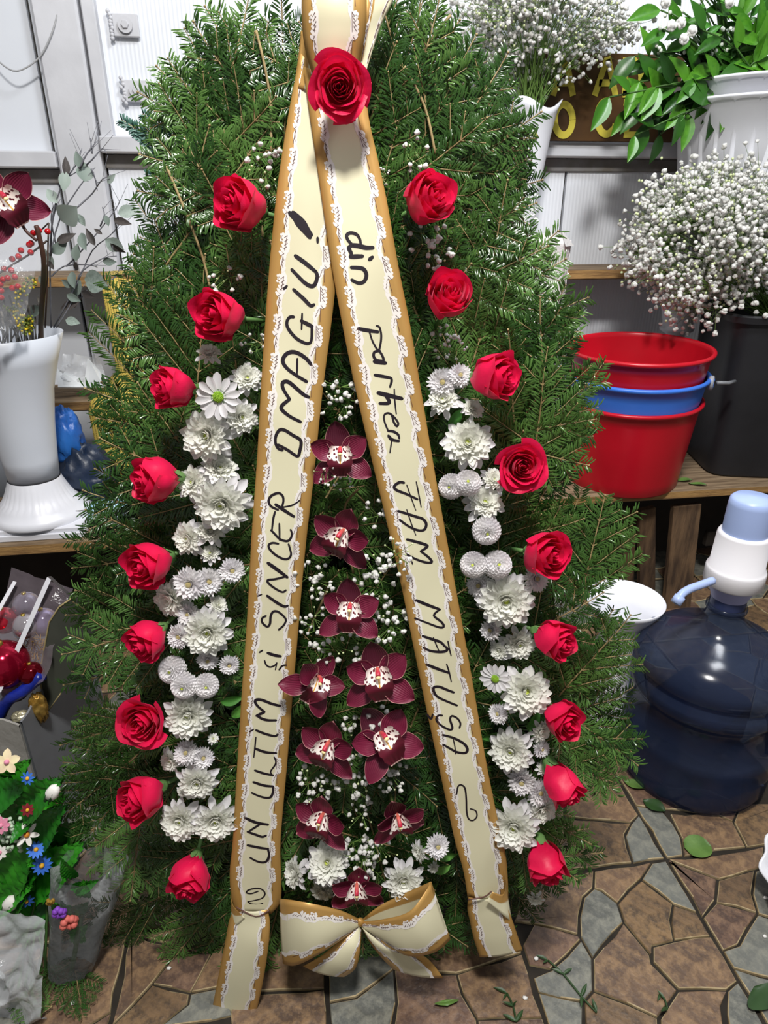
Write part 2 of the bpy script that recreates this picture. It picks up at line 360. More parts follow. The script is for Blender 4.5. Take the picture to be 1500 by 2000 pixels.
for ix in range(-4, 8):
    for iy in range(-2, 6):
        x0, y0 = X0+ix*TS, Y0+(iy-1)*TS
        key = next((k for k in tiles if abs(k[0]-x0) < .01 and abs(k[1]-y0) < .01), None)
        lims = [(Vector((-1, 0)), -(x0+.0025)), (Vector((1, 0)), x0+TS-.0025), (Vector((0, -1)), -(y0+.0025)), (Vector((0, 1)), y0+TS-.0025)]
        if key:
            for kd, pl in tiles[key]:
                pl = [Vector((x0 if abs(p.x-x0) < .022 else x0+TS if abs(p.x-x0-TS) < .022 else p.x, y0 if abs(p.y-y0) < .02 else y0+TS if abs(p.y-y0-TS) < .02 else p.y)) for p in pl]
                for n, d in lims: pl = clip(pl, n, d) if pl else pl
                if pl and len(pl) > 2: stone(pl, kd)
        else:
            sd = [Vector((x0+TS*(i+random.random())/3, y0+TS*(j+random.random())/3)) for i in range(3) for j in range(3)]
            for k, s_ in enumerate(sd):
                pl = [Vector((x0, y0)), Vector((x0+TS, y0)), Vector((x0+TS, y0+TS)), Vector((x0, y0+TS))]
                for n, d in lims: pl = clip(pl, n, d)
                for q in sd:
                    if q is not s_ and pl: n = (q-s_).normalized(); pl = clip(pl, n, ((q+s_)/2).dot(n))
                if pl and len(pl) > 2: stone(pl, random.choice('bbdtgg'), far=not (-2 <= ix <= 4 and 1 <= iy <= 4))
for k in 'btgd': FAR[k].build('stones', [STM[k], M_chip], floor, smooth=False, kind='stuff')

# ================================================================ tiered wooden display stand
Zs1 = P(75, 1062, 1.50).z
def plank(name, lab, x0, x1, y0, y1, ztop, th, group='planks of the tiered stand', edge=True):
    b = MB(); b.box(((x0+x1)/2, (y0+y1)/2, ztop-th/2), (x1-x0, y1-y0, th), bev=.003)
    o = b.build(name, [M_wood, M_woodedge], smooth=False)
    for p in o.data.polygons:
        if p.normal.y < -.8: p.material_index = 1
    return o
stand = thing('display_stand', 'tiered stand of weathered wooden planks standing along the back wall', 'shelf', (0.3, 1.55, 0))
def part(o): o.parent = stand; o.matrix_parent_inverse = Matrix.Translation((-.3, -1.55, 0)); return o
YA, YB = 1.50, 1.60
z1L = P(75, 1062, YA).z; z1R = P(1200, 966, YB).z
z2Y = 1.83; z2 = P(160, 783, z2Y).z
z3Y = 2.06; z3 = P(1150, 526, z3Y).z; z3L = z3
part(plank('plank', '', -1.5, .25, YA, YA+.31, z1L, .028)); part(plank('plank', '', .27, 2.6, YB, YB+.33, z1R, .026))
part(plank('plank', '', -1.5, .25, z2Y, z2Y+.2, z2, .028)); part(plank('plank', '', -1.5, 2.6, z3Y, YW-.015, z3, .03))
# plank legs and risers
def leg(pt, pb, Y0_, Y1_, wd, m=M_plank, th=.022):
    a = P(*pt, Y0_); c = P(*pb, Y1_); ax = (a-c); L_ = ax.length; x = Vector((1, 0, 0)); z = ax.normalized(); y = z.cross(x).normalized(); x = y.cross(z)
    M_ = Matrix((x, y, z)).transposed().to_4x4(); b = MB(); b.box((a+c)/2, (wd, th, L_), M=M_, bev=.002); part(b.build('leg', m, smooth=False))
leg((1340, 985), (1318, 1205), 1.63, 1.60, .085); leg((1262, 992), (1262, 1185), 1.66, 1.66, .05); leg((1228, 990), (1220, 1180), 1.70, 1.70, .045)
for x in (-1.3, -.25, .2, 2.3):
    b = MB(); b.box((x, 1.62+.1, (min(z1L, z1R)-.03)/2), (.05, .06, min(z1L, z1R)-.03), bev=.003); part(b.build('leg', M_dark, smooth=False))
for x in (-1.4, .2, 2.4):
    b = MB(); b.box((x, 2.14, (z3-.03)/2), (.05, .05, z3-.03), bev=.003); part(b.build('leg', M_dark, smooth=False))
for x in (-1.4, .2):
    b = MB(); b.box((x, 1.93, (z2-.03)/2), (.05, .05, z2-.03), bev=.003); part(b.build('leg', M_dark, smooth=False))
b = MB(); b.box((-.65, 1.86, .17), (1.75, .018, .33)); part(b.build('shade_board', M_dark, smooth=False))  # both boards added, their dark colour stands in for under-shelf shade
b = MB(); b.box((1.4, 1.95, .17), (2.4, .018, .33)); part(b.build('shade_board', M_dark, smooth=False))
# dark boards added under the right shelf to stand in for its shade
for i, (a, c_, Y_) in enumerate((((1400, 1010), (1500, 1080), 1.75), ((1180, 1060), (1240, 1150), 1.78))):
    b = MB(); p, q = P(*a, Y_), P(*c_, Y_); b.box(((p.x+q.x)/2, Y_, (p.z+q.z)/2), (abs(q.x-p.x)+.05, .02, .05), bev=.002); part(b.build('shade_slat', M_dark, smooth=False))
# ================================================================ BACKGROUND, RIGHT SIDE
# --- red, blue, red nested buckets
def bucket(name, lab, base, h, rt, rb, m_in, tilt, handle=None, zoff=0, rim=.007):
    t = thing(name, lab, 'bucket', base, 'nested plastic buckets'); t.rotation_euler = (math.radians(tilt), math.radians(-1.5), 0)
    b = MB(); w_ = .0022
    pr = [(0, .004), (rb-.01, .004), (rb, 0), (rb+.003, .004)] + [(lerp(rb+.003, rt, k/8), lerp(.004, h-.012, k/8)) for k in range(1, 9)]
    pr += [(rt+.001, h-.012), (rt+rim, h-.010), (rt+rim+.003, h-.005), (rt+rim+.002, h), (rt+.003, h+.002), (rt-.002, h-.002)] + [(lerp(rt, rb, k/6)-w_, lerp(h-.012, .008, k/6)) for k in range(7)] + [(0, .008)]
    b.lathe(pr, 56, c=(0, 0, zoff)); b.build('shell', m_in, t)
    return t
bb = P(1203, 974, 1.73); bb.z = z1R
kx = zc(bb)/FPX
Zr = lambda py: PR(1215, py, bb)-z1R
rtop = R(134, Vector((bb.x, bb.y, Zr(680)+z1R))); rbot = R(102, bb)
M_red = mat('red_plastic', 'c31326', .32, 'b00f20', 4, spec=.5); M_blue = mat('blue_plastic', '3f78dd', .35, '3a70d2', 4); M_navy = mat('dark_blue_plastic', '27429c', .4)
hz = (Zr(785)+.012)*1.05
k1 = bucket('bucket', 'red plastic bucket at the bottom of the nested stack on the plank', bb, hz, rtop*.96, rbot, M_red, 2)
dz2 = (Zr(722)-Zr(768))
k2 = bucket('bucket', 'bright blue plastic bucket nested between two red buckets', (bb.x, bb.y, bb.z), hz, rtop*.985, rbot*.97, M_blue, 2, zoff=dz2*1.05)
k3 = bucket('bucket', 'red plastic bucket nested on top of the blue one, open and empty', (bb.x, bb.y, bb.z), hz, rtop*.985, rbot*.96, M_red, 2, zoff=dz2*2.05)
# grey wire-and-grip handle on the blue bucket
b = MB(); hzz = hz+dz2*1.05-.012; ex = Vector((rtop*.985*math.cos(-.62), rtop*.985*math.sin(-.62), hzz)); dr = Vector((math.cos(-.62), math.sin(-.62), 0))
MM = Matrix.Translation(ex+dr*.006) @ dr.to_track_quat('Z', 'Y').to_matrix().to_4x4()
b.lathe([(0, -.004), (.017, -.004), (.019, 0), (.019, .006), (.016, .009), (.013, .007), (0, .007)], 28, M=MM); b.build('handle_hub', mat('grey_plastic', '9a9ca3', .4), k2)
b = MB()
for a in range(6): q = a*PI/3; b.tube([MM @ Vector((0, 0, .0085)), MM @ Vector((.012*math.cos(q), .012*math.sin(q), .0085))], .0016, 5)
b.build('hub_star', mat('star_blue', '4b7fe0', .4), k2)
b = MB(); tp = [ex+dr*.012+Vector((.012, .0, 0)), ex+dr*.012+Vector((.045, .0, -.003)), ex+dr*.012+Vector((.078, .02, -.006))]
b.tube(tp, [.005, .0055, .005], 8); b.build('handle', mat('handle_grey', '77797d', .45), k2)

# --- white pedestal vase behind
def vase_lathe(name, lab, cat, base, prof, m, n=48, fn=None, tilt=None, group=None):
    t = thing(name, lab, cat, base, group)
    if tilt: t.rotation_euler = tilt
    return t
pv = P(1322, 640, 2.0); pv.z = z2 if False else P(1322, 648, 2.0).z
t = thing('pedestal_vase', 'small white plastic pedestal vase behind the black tub', 'vase', (pv.x, pv.y, z1R), None)
hh = P(1322, 575, 2.0).z-z1R; b0 = P(1322, 640, 2.0).z-z1R
b = MB(); b.lathe([(0, 0), (.06, 0), (.06, .012), (.035, .03), (.028, b0-.02), (.05, b0-.008), (.052, b0), (.044, b0+.004), (.046, b0+.02), (.056, b0+.06), (.058, hh), (.07, hh+.09), (.066, hh+.09), (.05, hh), (.04, b0+.03), (0, b0+.03)], 40); b.build('body', M_white, t)

# --- black tub
tb = P(1432, 985, 1.80); tb.z = z1R
tub = thing('plastic_tub', 'large square black plastic tub holding gypsophila on the plank', 'tub', tb); tub.rotation_euler = (0, 0, math.radians(-14))
ht = P(1400, 600, 1.84).z - z1R; a = .155; a2 = .172
def sq(r, q, c=.03):   # rounded square radius
    n = 7.0; return r/((abs(math.cos(q))**n+abs(math.sin(q))**n)**(1/n))
b = MB(); pr = [(0, 0), (a-.005, 0), (a, .006)] + [(lerp(a, a2, k/6), lerp(.006, ht-.02, k/6)) for k in range(1, 7)] + [(a2+.012, ht-.02), (a2+.014, ht-.004), (a2+.010, ht), (a2, ht), (a2-.006, ht-.01)] + [(lerp(a2-.006, a-.006, k/4), lerp(ht-.02, .01, k/4)) for k in range(5)] + [(0, .01)]
b.lathe(pr, 64, fn=lambda r, z, q, j: (sq(r, q), z)); b.build('shell', mat('black_plastic', '1b1b1e', .45, '232326', 6, .15, 40), tub, smooth='auto')

# --- gypsophila
M_blossom = mat('gypsophila_white', 'f8f7f2', .55, 'f0efe8', 60); M_gstem = mat('gypsophila_stem', '6f8f45', .6, '5a7a35', 12)
petalize(M_blossom, .42, 'f4f4f6')
M_bud = mat('gypsophila_bud', 'c9d4a0', .6)
def blossom_mesh():
    b = MB()
    for k in range(6):
        d = Vector((random.gauss(0, 1), random.gauss(0, 1), random.gauss(0, 1)+.5)).normalized()
        b.ball(d*.4, .62, 5, 3, jit=.25)
    return b
BLS = [blossom_mesh() for _ in range(4)]
def put(b, src, p, s, mi=0):
    Rm = Quaternion((random.gauss(0, 1), random.gauss(0, 1), random.gauss(0, 1), random.gauss(0, 1))).normalized().to_matrix()*s
    o = len(b.v); p = Vector(p); b.v += [Rm @ v + p for v in src.v]; b.f += [tuple(i+o for i in f) for f in src.f]; b.m += [mi]*len(src.f)
def gypso_cloud(name, lab, root, mouth, cen, rad, n, size, nst, seed):
    random.seed(seed)
    t = thing(name, lab, 'flowers', root, 'bunches of gypsophila'); mouth = Vector(mouth); cen = Vector(cen); rad = Vector(rad)
    bs, bb_, bu = MB(), MB(), MB()
    cl = []
    for k in range(nst):
        d = Vector((random.gauss(0, 1), random.gauss(0, 1), random.gauss(0, 1)+.25)).normalized()
        e = cen + Vector((d.x*rad.x, d.y*rad.y, d.z*rad.z))*random.uniform(.62, .97)
        m_ = mouth+Vector((random.uniform(-.03, .03), random.uniform(-.03, .03), 0)); mid = lerp(m_, e, .5)+Vector((0, 0, .03))
        bs.tube(smoothpts([m_-Vector((0, 0, .05)), m_, mid, e], 3), [.0016]*4+[.0013]*3+[.0009]*3, 4, cap=False)
        cl.append((e, mid))
    per = n//nst
    for e, mid in cl:
        for k in range(per):
            p = e + Vector((random.gauss(0, rad.x*.15), random.gauss(0, rad.y*.15), random.gauss(0, rad.z*.15)))
            j = lerp(mid, e, random.uniform(.6, .95))
            if k % 2 == 0: bs.tube([j, lerp(j, p, .5)+Vector((0, 0, .004)), p], .0005, 3, cap=False)
            if random.random() < .78: put(bb_, BLS[k % 4], p, size*random.uniform(.7, 1.25))
            else: bu.ball(p, size*.5, 5, 3)
    bs.build('stems', M_gstem, t, origin=root, kind='stuff'); bb_.build('blossoms', M_blossom, t, origin=root, kind='stuff'); bu.build('buds', M_bud, t, origin=root, kind='stuff')
    return t
gc = P(1398, 478, 1.82); gr = R(165, gc)
gypso_cloud('gypsophila_bunch', 'dense round bunch of white gypsophila in the black tub', (tb.x, tb.y, z1R+ht*.5), (tb.x, tb.y, z1R+ht*.9), gc, (gr, gr*.8, gr*.83), 5600, .0080, 130, 11)

# --- white flared vase with wavy lip and the upper gypsophila
vy = 2.10; vb = P(1018, 470, vy); vb.z = z3
vt = P(1032, 205, vy); H_ = vt.z-z3
t = thing('flared_vase', 'tall white plastic vase with a flared wavy rim holding gypsophila at the wall', 'vase', vb)
rr = R(52, vt)
def wavy(r, z, q, j): k = max(0, (z/H_-.72)/.28); return (r*(1+.06*k*math.cos(3*q+.6)), z + k*k*.014*math.cos(3*q+.6))
b = MB(); b.lathe([(0, 0), (rr*.55, 0), (rr*.55, .01), (rr*.42, .03), (rr*.5, H_*.35), (rr*.62, H_*.6), (rr*.78, H_*.82), (rr*.93, H_*.95), (rr*1.06, H_), (rr*1.03, H_), (rr*.9, H_*.95), (rr*.75, H_*.82), (rr*.58, H_*.6), (rr*.4, H_*.3), (0, H_*.3)], 48, fn=wavy); b.build('body', M_white, t)
sp = P(1048, 262, vy-.058)
b = MB(); b.box((sp.x-vb.x, sp.y-vb.y, sp.z-vb.z), (.028, .002, .02), M=Matrix.Rotation(-.35, 4, 'Y') @ Matrix.Rotation(.5, 4, 'Z')); b.build('sticker', mat('yellow_green_sticker', 'a6a24a', .6, '6c7a3c', 60), t)
gu = P(1068, 30, 2.06)
gypso_cloud('gypsophila_bunch', 'loose tall bunch of white gypsophila spreading from the flared vase', (vb.x, vb.y, z3+H_*.5), (vt.x, vt.y-.01, vt.z-.01), gu, (R(180, gu), .13, R(100, gu)), 3000, .0070, 110, 12)
# --- padded off-white thing
c0 = P(1070, 500, 1.88)
t = thing('padded_backrest', 'off-white leatherette padded backrest behind the fir on the right', 'cushion', (c0.x, 1.88, z1R))
b = MB(); b.lathe([(0, 0)]+[(.9*(1 if k < 9 else math.cos((k-8)/4*PI/2)*.12+.88 if k < 12 else 0), (k/12)) for k in range(13)], 32, fn=lambda r, z, q, j: (r, z)); 
b = MB(); hh = P(1090, 458, 1.88).z-z1R; wd = R(84, c0)
def cush(u, v): pass
b.box((0, 0, hh/2), (wd, .06, hh), bev=.022); o = b.build('pad', mat('off_white_leatherette', 'd6d2d0', .5, 'cbc7c6', 9, .5, 160), t, smooth='auto')
bv = o.modifiers.new('bevel', 'BEVEL'); bv.width = .012; bv.segments = 3
b = MB(); b.box((0, .0, -.0), (wd*.4, .03, .02)); b.build('bracket', M_steel, t)

# --- ribbed pots
py_ = 1.98; pc = P(1478, 300, py_); pb = P(1470, 560, py_)
tp_ = P(1478, 200, py_)
r_t = R(182, tp_); r_w = R(140, P(1478, 300, py_)); 
def flute(r, z, q, j): 
    return (r*(1-(.055*abs(math.sin(13*q))**.6 if j in FL else 0)), z)
for i, (dz, lab, sc) in enumerate(((0, 'outer white fluted flower pot with a flared rim at the right edge', 1.0), (.045, 'inner white fluted pot nested in the outer fluted one at the right edge', .975))):
    base = Vector((pc.x, py_, z3 if i == 0 else z3)); hgt = tp_.z-z3
    t = thing('flower_pot', lab, 'pot', (pc.x, py_+.03, z3), 'white fluted pots')
    FL = set(range(3, 12)); k = sc; z_ = dz
    pr = [(0, z_), (r_t*.55*k, z_), (r_t*.57*k, z_+.004)] + [(r_t*k*lerp(.58, .76, s/5), z_+lerp(.01, hgt*.72, s/5)) for s in range(6)] + [(r_t*k*.79, z_+hgt*.82), (r_t*k*.86, z_+hgt*.91), (r_t*k*.95, z_+hgt*.965), (r_t*k, z_+hgt*.985), (r_t*k*1.003, z_+hgt), (r_t*k*.985, z_+hgt*.995), (r_t*k*.9, z_+hgt*.93), (r_t*k*.76, z_+hgt*.8), (r_t*k*.6, z_+hgt*.3), (0, z_+hgt*.3)]
    b = MB(); b.lathe(pr, 208, fn=flute); b.build('body', M_white, t)
pot_top = tp_.z+.045
# --- leaves
M_leaf = mat('glossy_leaf', '2b5a17', .32, '193b0e', 5, rnd=.8); M_leaf2 = mat('bright_leaf', '4d8423', .34, '39701b', 6, rnd=.6); M_stem = mat('leaf_stem', '456a2c', .5, '355624', 8)
def leaf_mesh(name, m, L_=1, W=.42, fold=.12, curl=.12, nu=4, nv=8, ser=0, vein=0):
    b = MB()
    def fn(u, v):
        s = u*2-1; wd = W*.5*math.sin(PI*min(1, v**.85))*(1-.15*v) + .004
        wd *= 1+ser*(.06*math.cos(v*60))
        return (s*wd, v*L_, abs(s)*fold*wd*2 - curl*v*v + (vein*.028*math.cos((v*1.0-abs(s)*.22)*58)))
    b.grid(fn, nu, nv, uv=True); return b.build(name, m, mesh_only=True)
LEAF = [leaf_mesh('leaf', M_leaf, W=.42, fold=.2), leaf_mesh('leaf', M_leaf, W=.5, fold=.1, curl=.25), leaf_mesh('leaf', M_leaf2, W=.46, fold=.25, curl=.05)]
def put_leaf(p, d, n, size, parent, name='leaf', me=None, rootloc=None):
    d = Vector(d).normalized(); n = Vector(n); x = d.cross(n).normalized(); z = x.cross(d).normalized()
    M_ = Matrix((x*size, d*size, z*size)).transposed().to_4x4(); M_.translation = Vector(p)-(rootloc if rootloc is not None else parent.location)
    return link(name, me or random.choice(LEAF), parent, M=M_)
random.seed(21)
rl = Vector((pc.x, py_+.03, pot_top-.06))
t = thing('ruscus_greenery', 'dark green glossy ruscus leaves and stems arranged in the fluted pots', 'plant', rl)
mouthp = P(1440, 200, py_)
bstem = MB()
tips = [(1190, 190), (1240, 110), (1225, 215), (1250, 160), (1260, 200), (1280, 170), (1262, 240), (1290, 262), (1300, 205), (1240, 265), (1280, 120), (1300, 60), (1290, 20), (1320, 100), (1470, 60), (1495, 30), (1440, 20), (1480, 120), (1350, 50), (1400, 110), (1500, 90)]
for i, (px, py) in enumerate(tips):
    e = P(px, py, py_-.10+.12*random.random()); m_ = mouthp+Vector((random.uniform(-.06, .06), random.uniform(-.05, .0), 0))
    mid = lerp(m_, e, .5)+Vector((0, -.02, .03)); pts = smoothpts([m_-Vector((0, 0, .04)), m_, mid, e], 3); bstem.tube(pts, .0022, 5)
    for k in range(6):
        q = pts[-1-k] if k < len(pts) else e; d = (e-mid).normalized()
        side = d.cross(Vector((0, -1, 0))).normalized()*(1 if k % 2 else -1)
        dd = d*.7+side*.7+Vector((random.uniform(-.3, .3), -.25, random.uniform(-.3, .3)))
        put_leaf(q, dd, Vector((random.uniform(-.4, .4), -1, .5)), random.uniform(.07, .1), t, rootloc=rl, me=LEAF[2] if (px > 1420 and k % 2) else None)
bstem.build('stem', M_stem, t, origin=rl)
# unopened chrysanthemum stems (upright green stalks)
t = thing('flower_bunch', 'upright leafy chrysanthemum stems with small white buds standing in the fluted pots', 'flowers', rl)
b = MB(); bl = MB()
LS = leaf_mesh('leaf', mat('chrysanthemum_leaf', '5b8f3c', .5, '3f7a2c', 6, rnd=.6), W=.45, fold=.3, curl=.3, ser=1)
for k in range(40):
    px = random.uniform(1275, 1470); e = P(px+random.uniform(-20, 25), random.uniform(-20, 120), py_-.04+random.uniform(-.04, .06)); m_ = mouthp+Vector((random.uniform(-.1, .06), random.uniform(-.04, .02), 0))
    pts = smoothpts([m_-Vector((0, 0, .04)), m_, lerp(m_, e, .6)+Vector((0, -.01, .02)), e], 3); b.tube(pts, .0022, 5)
    for j in range(3): bl.ball(e+Vector((random.uniform(-.012, .012), random.uniform(-.012, .012), random.uniform(-.005, .01))), .005, 6, 4)
    for j in range(3): q = pts[random.randint(3, 8)]; put_leaf(q, Vector((random.uniform(-1, 1), -.4, random.uniform(-.2, .6))), (0, -1, .6), random.uniform(.03, .05), t, me=LS, rootloc=rl)
b.build('stalk', M_stem, t, origin=rl); bl.build('buds', mat('white_buds', 'dfe5d8', .6), t, origin=rl, kind='stuff')
for k, (px, py) in enumerate(((1336, 76), (1330, 45), (1352, 60), (1300, 5), (1425, 5), (1312, 50))):
    b2 = MB(); c = P(px, py, py_-.13)
    for j in range(14): q = j*2.4; b2.ball(c+Vector((math.cos(q)*.008, random.uniform(-.003, .003), math.sin(q)*.008)), .0055, 6, 4, sc=(1, .6, 1))
    b2.ball(c+Vector((0, -.004, 0)), .007, 8, 5); b2.build('blossom', M_blossom, t, origin=rl)

# --- brown sign with yellow letters leaning on the rail
sy = YW-.075
s0, s1 = P(1050, 100, sy), P(1262, 282, sy)
sc_ = Vector(((s0.x+s1.x)/2, sy, railzR+.021)); sh = s0.z-sc_.z
t = thing('sign_board', 'brown sign board with yellow capital letters standing on the steel rail', 'sign', sc_)
b = MB(); b.box((.02, 0, sh/2), (abs(s1.x-s0.x)+.12, .01, sh), bev=.001); b.build('board', mat('brown_board', '3a2612', .45, '5d3f1c', 5), t, smooth=False)
M_yel = mat('yellow_letters', 'cfc04a', .5, 'c2b440', 20)
def sgn(strokes, wpx, name='letter'):
    b = MB()
    for st in strokes:
        pts = [P(x, y, sy-.0065) for x, y in st]
        stroke_mesh(b, pts, R(wpx, pts[0])/2, Vector((0, -1, 0)), .0008)
    b.build(name, M_yel, t, origin=sc_, smooth=False)
def stroke_mesh(b, pts, hw, n, th=.0, taper=None, mi=0):
    pts = [Vector(p) for p in pts]; k = len(pts); L_ = []; 
    for i, p in enumerate(pts):
        tt = (pts[min(i+1, k-1)]-pts[max(i-1, 0)]); tt = tt - n*tt.dot(n)
        tt = tt.normalized() if tt.length > 1e-9 else Vector((1, 0, 0))
        h_ = hw*(taper(i/(k-1)) if taper else 1); s_ = n.cross(tt)*h_; L_.append((p+s_+n*th, p-s_+n*th))
    for i in range(k-1):
        a, c = L_[i], L_[i+1]; b.add([a[0], a[1], c[1], c[0]], [(0, 1, 2, 3)], mi)
def ell(cx, cy, rx, ry, a0, a1, n=24): return [(cx+rx*math.cos(math.radians(a0+(a1-a0)*i/n)), cy+ry*math.sin(math.radians(a0+(a1-a0)*i/n))) for i in range(n+1)]
sgn([ell(1100.5, 234, 17.5, 30, 0, 360, 32)], 13)
sgn([ell(1184, 230, 17.5, 32, -70, -285, 26)+[(1190, 260), (1200, 250), (1202, 242)]], 13)
sgn([[(1161, 187), (1185, 116), (1192, 116)], [(1188, 116), (1202, 187)], [(1170, 162), (1197, 162)]], 12)
sgn([[(1119, 187), (1106, 118), (1098, 118)], [(1100, 118), (1080, 187)], [(1088, 162), (1115, 162)]], 12)
sgn([[(1221, 187), (1221, 118)], [(1216, 119), (1240, 119), (1250, 132), (1252, 150), (1250, 172), (1240, 183), (1216, 184)]], 12)
sgn([[(1218, 200), (1250, 200), (1220, 260)], [(1218, 263), (1252, 263)]], 11)

# --- water jug with pump
jb = F(1342, 1492); jr = R(134, jb)*1.0
M_jug = bpy.data.materials.new('blue_jug_plastic'); M_jug.use_nodes = True
nt = M_jug.node_tree; N = nt.nodes; L_ = nt.links; N.remove(N['Principled BSDF'])
tr = N.new('ShaderNodeBsdfTransparent'); tr.inputs[0].default_value = (.47, .53, .68, 1)
gl = N.new('ShaderNodeBsdfPrincipled'); gl.inputs['Base Color'].default_value = (.032, .045, .09, 1); gl.inputs['Roughness'].default_value = .16
mx = N.new('ShaderNodeMixShader'); mx.inputs[0].default_value = .40
L_.new(tr.outputs[0], mx.inputs[1]); L_.new(gl.outputs[0], mx.inputs[2]); L_.new(mx.outputs[0], N['Material Output'].inputs[0])
jug = thing('water_jug', 'large translucent blue water jug standing on the tiled floor at right', 'water jug', jb)
zj = lambda py: PR(1342+(1342-765)*0, py, jb)
neck = PR(1400, 1165, jb); sh0 = PR(1375, 1262, jb)
J = neck; 
pr = [(0, .012), (jr*.7, .012), (jr*.86, 0), (jr*.95, .008), (jr, .03), (jr*1.0, .075), (jr*.985, .09), (jr, .105), (jr*.97, .125), (jr*.90, .135), (jr*.89, .195), (jr*.95, .21), (jr*1.0, .222), (jr*1.0, .245), (jr*.945, .254), (jr*.945, .262), (jr*1.0, .272), (jr*.99, .29), (jr*.93, .308), (jr*.8, .325), (jr*.62, .34), (jr*.42, .353), (jr*.3, .368), (jr*.235, .388), (jr*.22, .40), (jr*.215, .43)]
s_ = neck/.42; pr = [(r, z*s_) for r, z in pr]
def jfn(r, z, q, j):
    return (r, z)
b = MB(); b.lathe(pr, 72); b.build('bottle', M_jug, jug)
b = MB(); b.lathe([(jr*.235, neck-.02), (jr*.25, neck-.018), (jr*.25, neck-.012), (jr*.235, neck-.01)], 40); b.build('neck_ring', M_jug, jug)
# moulded grip: a recess with a vertical grip bar
b = MB(); g0 = Vector((jr*.90*math.cos(-.95), jr*.90*math.sin(-.95), 0))
b.tube(smoothpts([g0*.93+Vector((0, 0, .125*s_)), g0*1.0+Vector((0, 0, .145*s_)), g0*1.0+Vector((0, 0, .19*s_)), g0*.93+Vector((0, 0, .215*s_))], 4), .013, 10); b.build('grip', M_jug, jug)
b = MB(); b.box((-.015, -.01, .15*s_), (.15, .15, .11), rz=.5, bev=.012); b.build('moulded_recess', M_jug, jug, smooth='auto')
pump = thing('water_pump', 'white and pale blue hand pump fitted on the jug neck', 'pump', (jb.x, jb.y, neck))
q = Vector((jb.x, jb.y, neck)); pz = lambda py: PR(1410, py, q)-neck; pr_ = lambda w_: R(w_/2, q)
M_pb = mat('pale_blue_plastic', 'a3b6e2', .35); M_pw = mat('pump_white', 'e4e2e6', .35)
b = MB(); b.lathe([(pr_(62), -.012), (pr_(66), pz(1160)), (pr_(92), pz(1130)), (pr_(100), pz(1112))], 48); b.build('collar', mat('pale_violet_plastic', 'a5a8d2', .4), pump)
b = MB(); b.lathe([(pr_(98), pz(1134)), (pr_(107), pz(1130)), (pr_(107), pz(1104)), (pr_(104), pz(1100)), (pr_(97), pz(1098)), (pr_(93), pz(1035)), (pr_(88), pz(1030)), (pr_(78), pz(1029)), (pr_(76), pz(1040))], 48); b.build('pump_body', M_pw, pump)
b = MB(); b.lathe([(pr_(80), pz(1045)), (pr_(79), pz(975)), (pr_(76), pz(965)), (pr_(66), pz(960)), (0, pz(958))], 48); b.build('push_button', M_pb, pump)
c0 = P(1392, 1134, jb.y-.03)-q; c1 = P(1348, 1150, jb.y-.05)-q; c2 = P(1332, 1160, jb.y-.06)-q; c3 = P(1321, 1176, jb.y-.065)-q
b = MB(); b.tube(smoothpts([c0, lerp(c0, c1, .6), c1, c2, c3], 4), .0075, 12); b.build('spout', M_pb, pump)
b = MB(); b.tube([lerp(c2, c3, .3), c3+(c3-c2)*.15], .0098, 12); b.build('spout_tip', M_pb, pump)

# --- white flared vase on the floor behind the wreath, right
vb = F(1178, 1415); rimc = P(1192, 1172, vb.y); hv = rimc.z
t = thing('flared_vase', 'white plastic vase with a wide flared rim standing empty on the floor beside the jug', 'vase', vb); rw = R(76, rimc)
b = MB(); b.lathe([(0, 0), (rw*.62, 0), (rw*.62, .01), (rw*.5, .02), (rw*.52, hv*.5), (rw*.6, hv*.75), (rw*.74, hv*.88), (rw*.95, hv*.97), (rw*1.0, hv), (rw*.97, hv+.001), (rw*.7, hv*.87), (rw*.54, hv*.72), (rw*.45, hv*.2), (0, hv*.2)], 56); b.build('body', M_white, t)
for q in (-1.9, -1.1):
    b = MB(); d = Vector((math.cos(q), math.sin(q), 0)); b.tube([d*rw*.5+Vector((0, 0, .03)), d*rw*.53+Vector((0, 0, hv*.6))], .003, 6); b.build('rib', M_white, t)

# --- coil of galvanised wire
wc = F(1492, 1425); cz = PR(1510, 1270, wc); wr_ = R(150, Vector((wc.x, wc.y, cz)))
cx = P(1560, 1290, wc.y+.12)
t = thing('wire_coil', 'coil of thin galvanised wire loops propped up behind the water jug', 'wire', (cx.x, cx.y, 0))
rad0 = cx.z*.92
for k in range(14):
    b = MB(); r_ = rad0*(1-.015*k)*random.uniform(.97, 1.02); n = 40; tl = random.uniform(-.12, .12); rz = .15+random.uniform(-.12, .12)
    M_ = Matrix.Translation((random.uniform(-.01, .01), random.uniform(-.02, .02), rad0)) @ Matrix.Rotation(rz, 4, 'Z') @ Matrix.Rotation(-.15+tl, 4, 'X')
    pts = [M_ @ Vector((r_*1.05*math.cos(2*PI*i/n), 0, r_*math.sin(2*PI*i/n))) for i in range(n+1)]
    b.tube(pts, .0011, 5, cap=False); b.build('wire_loop', M_wire if 'M_wire' in globals() else globals().setdefault('M_wire', mat('galvanised_wire', 'b9c2c6', .3, metal=.9)), t)

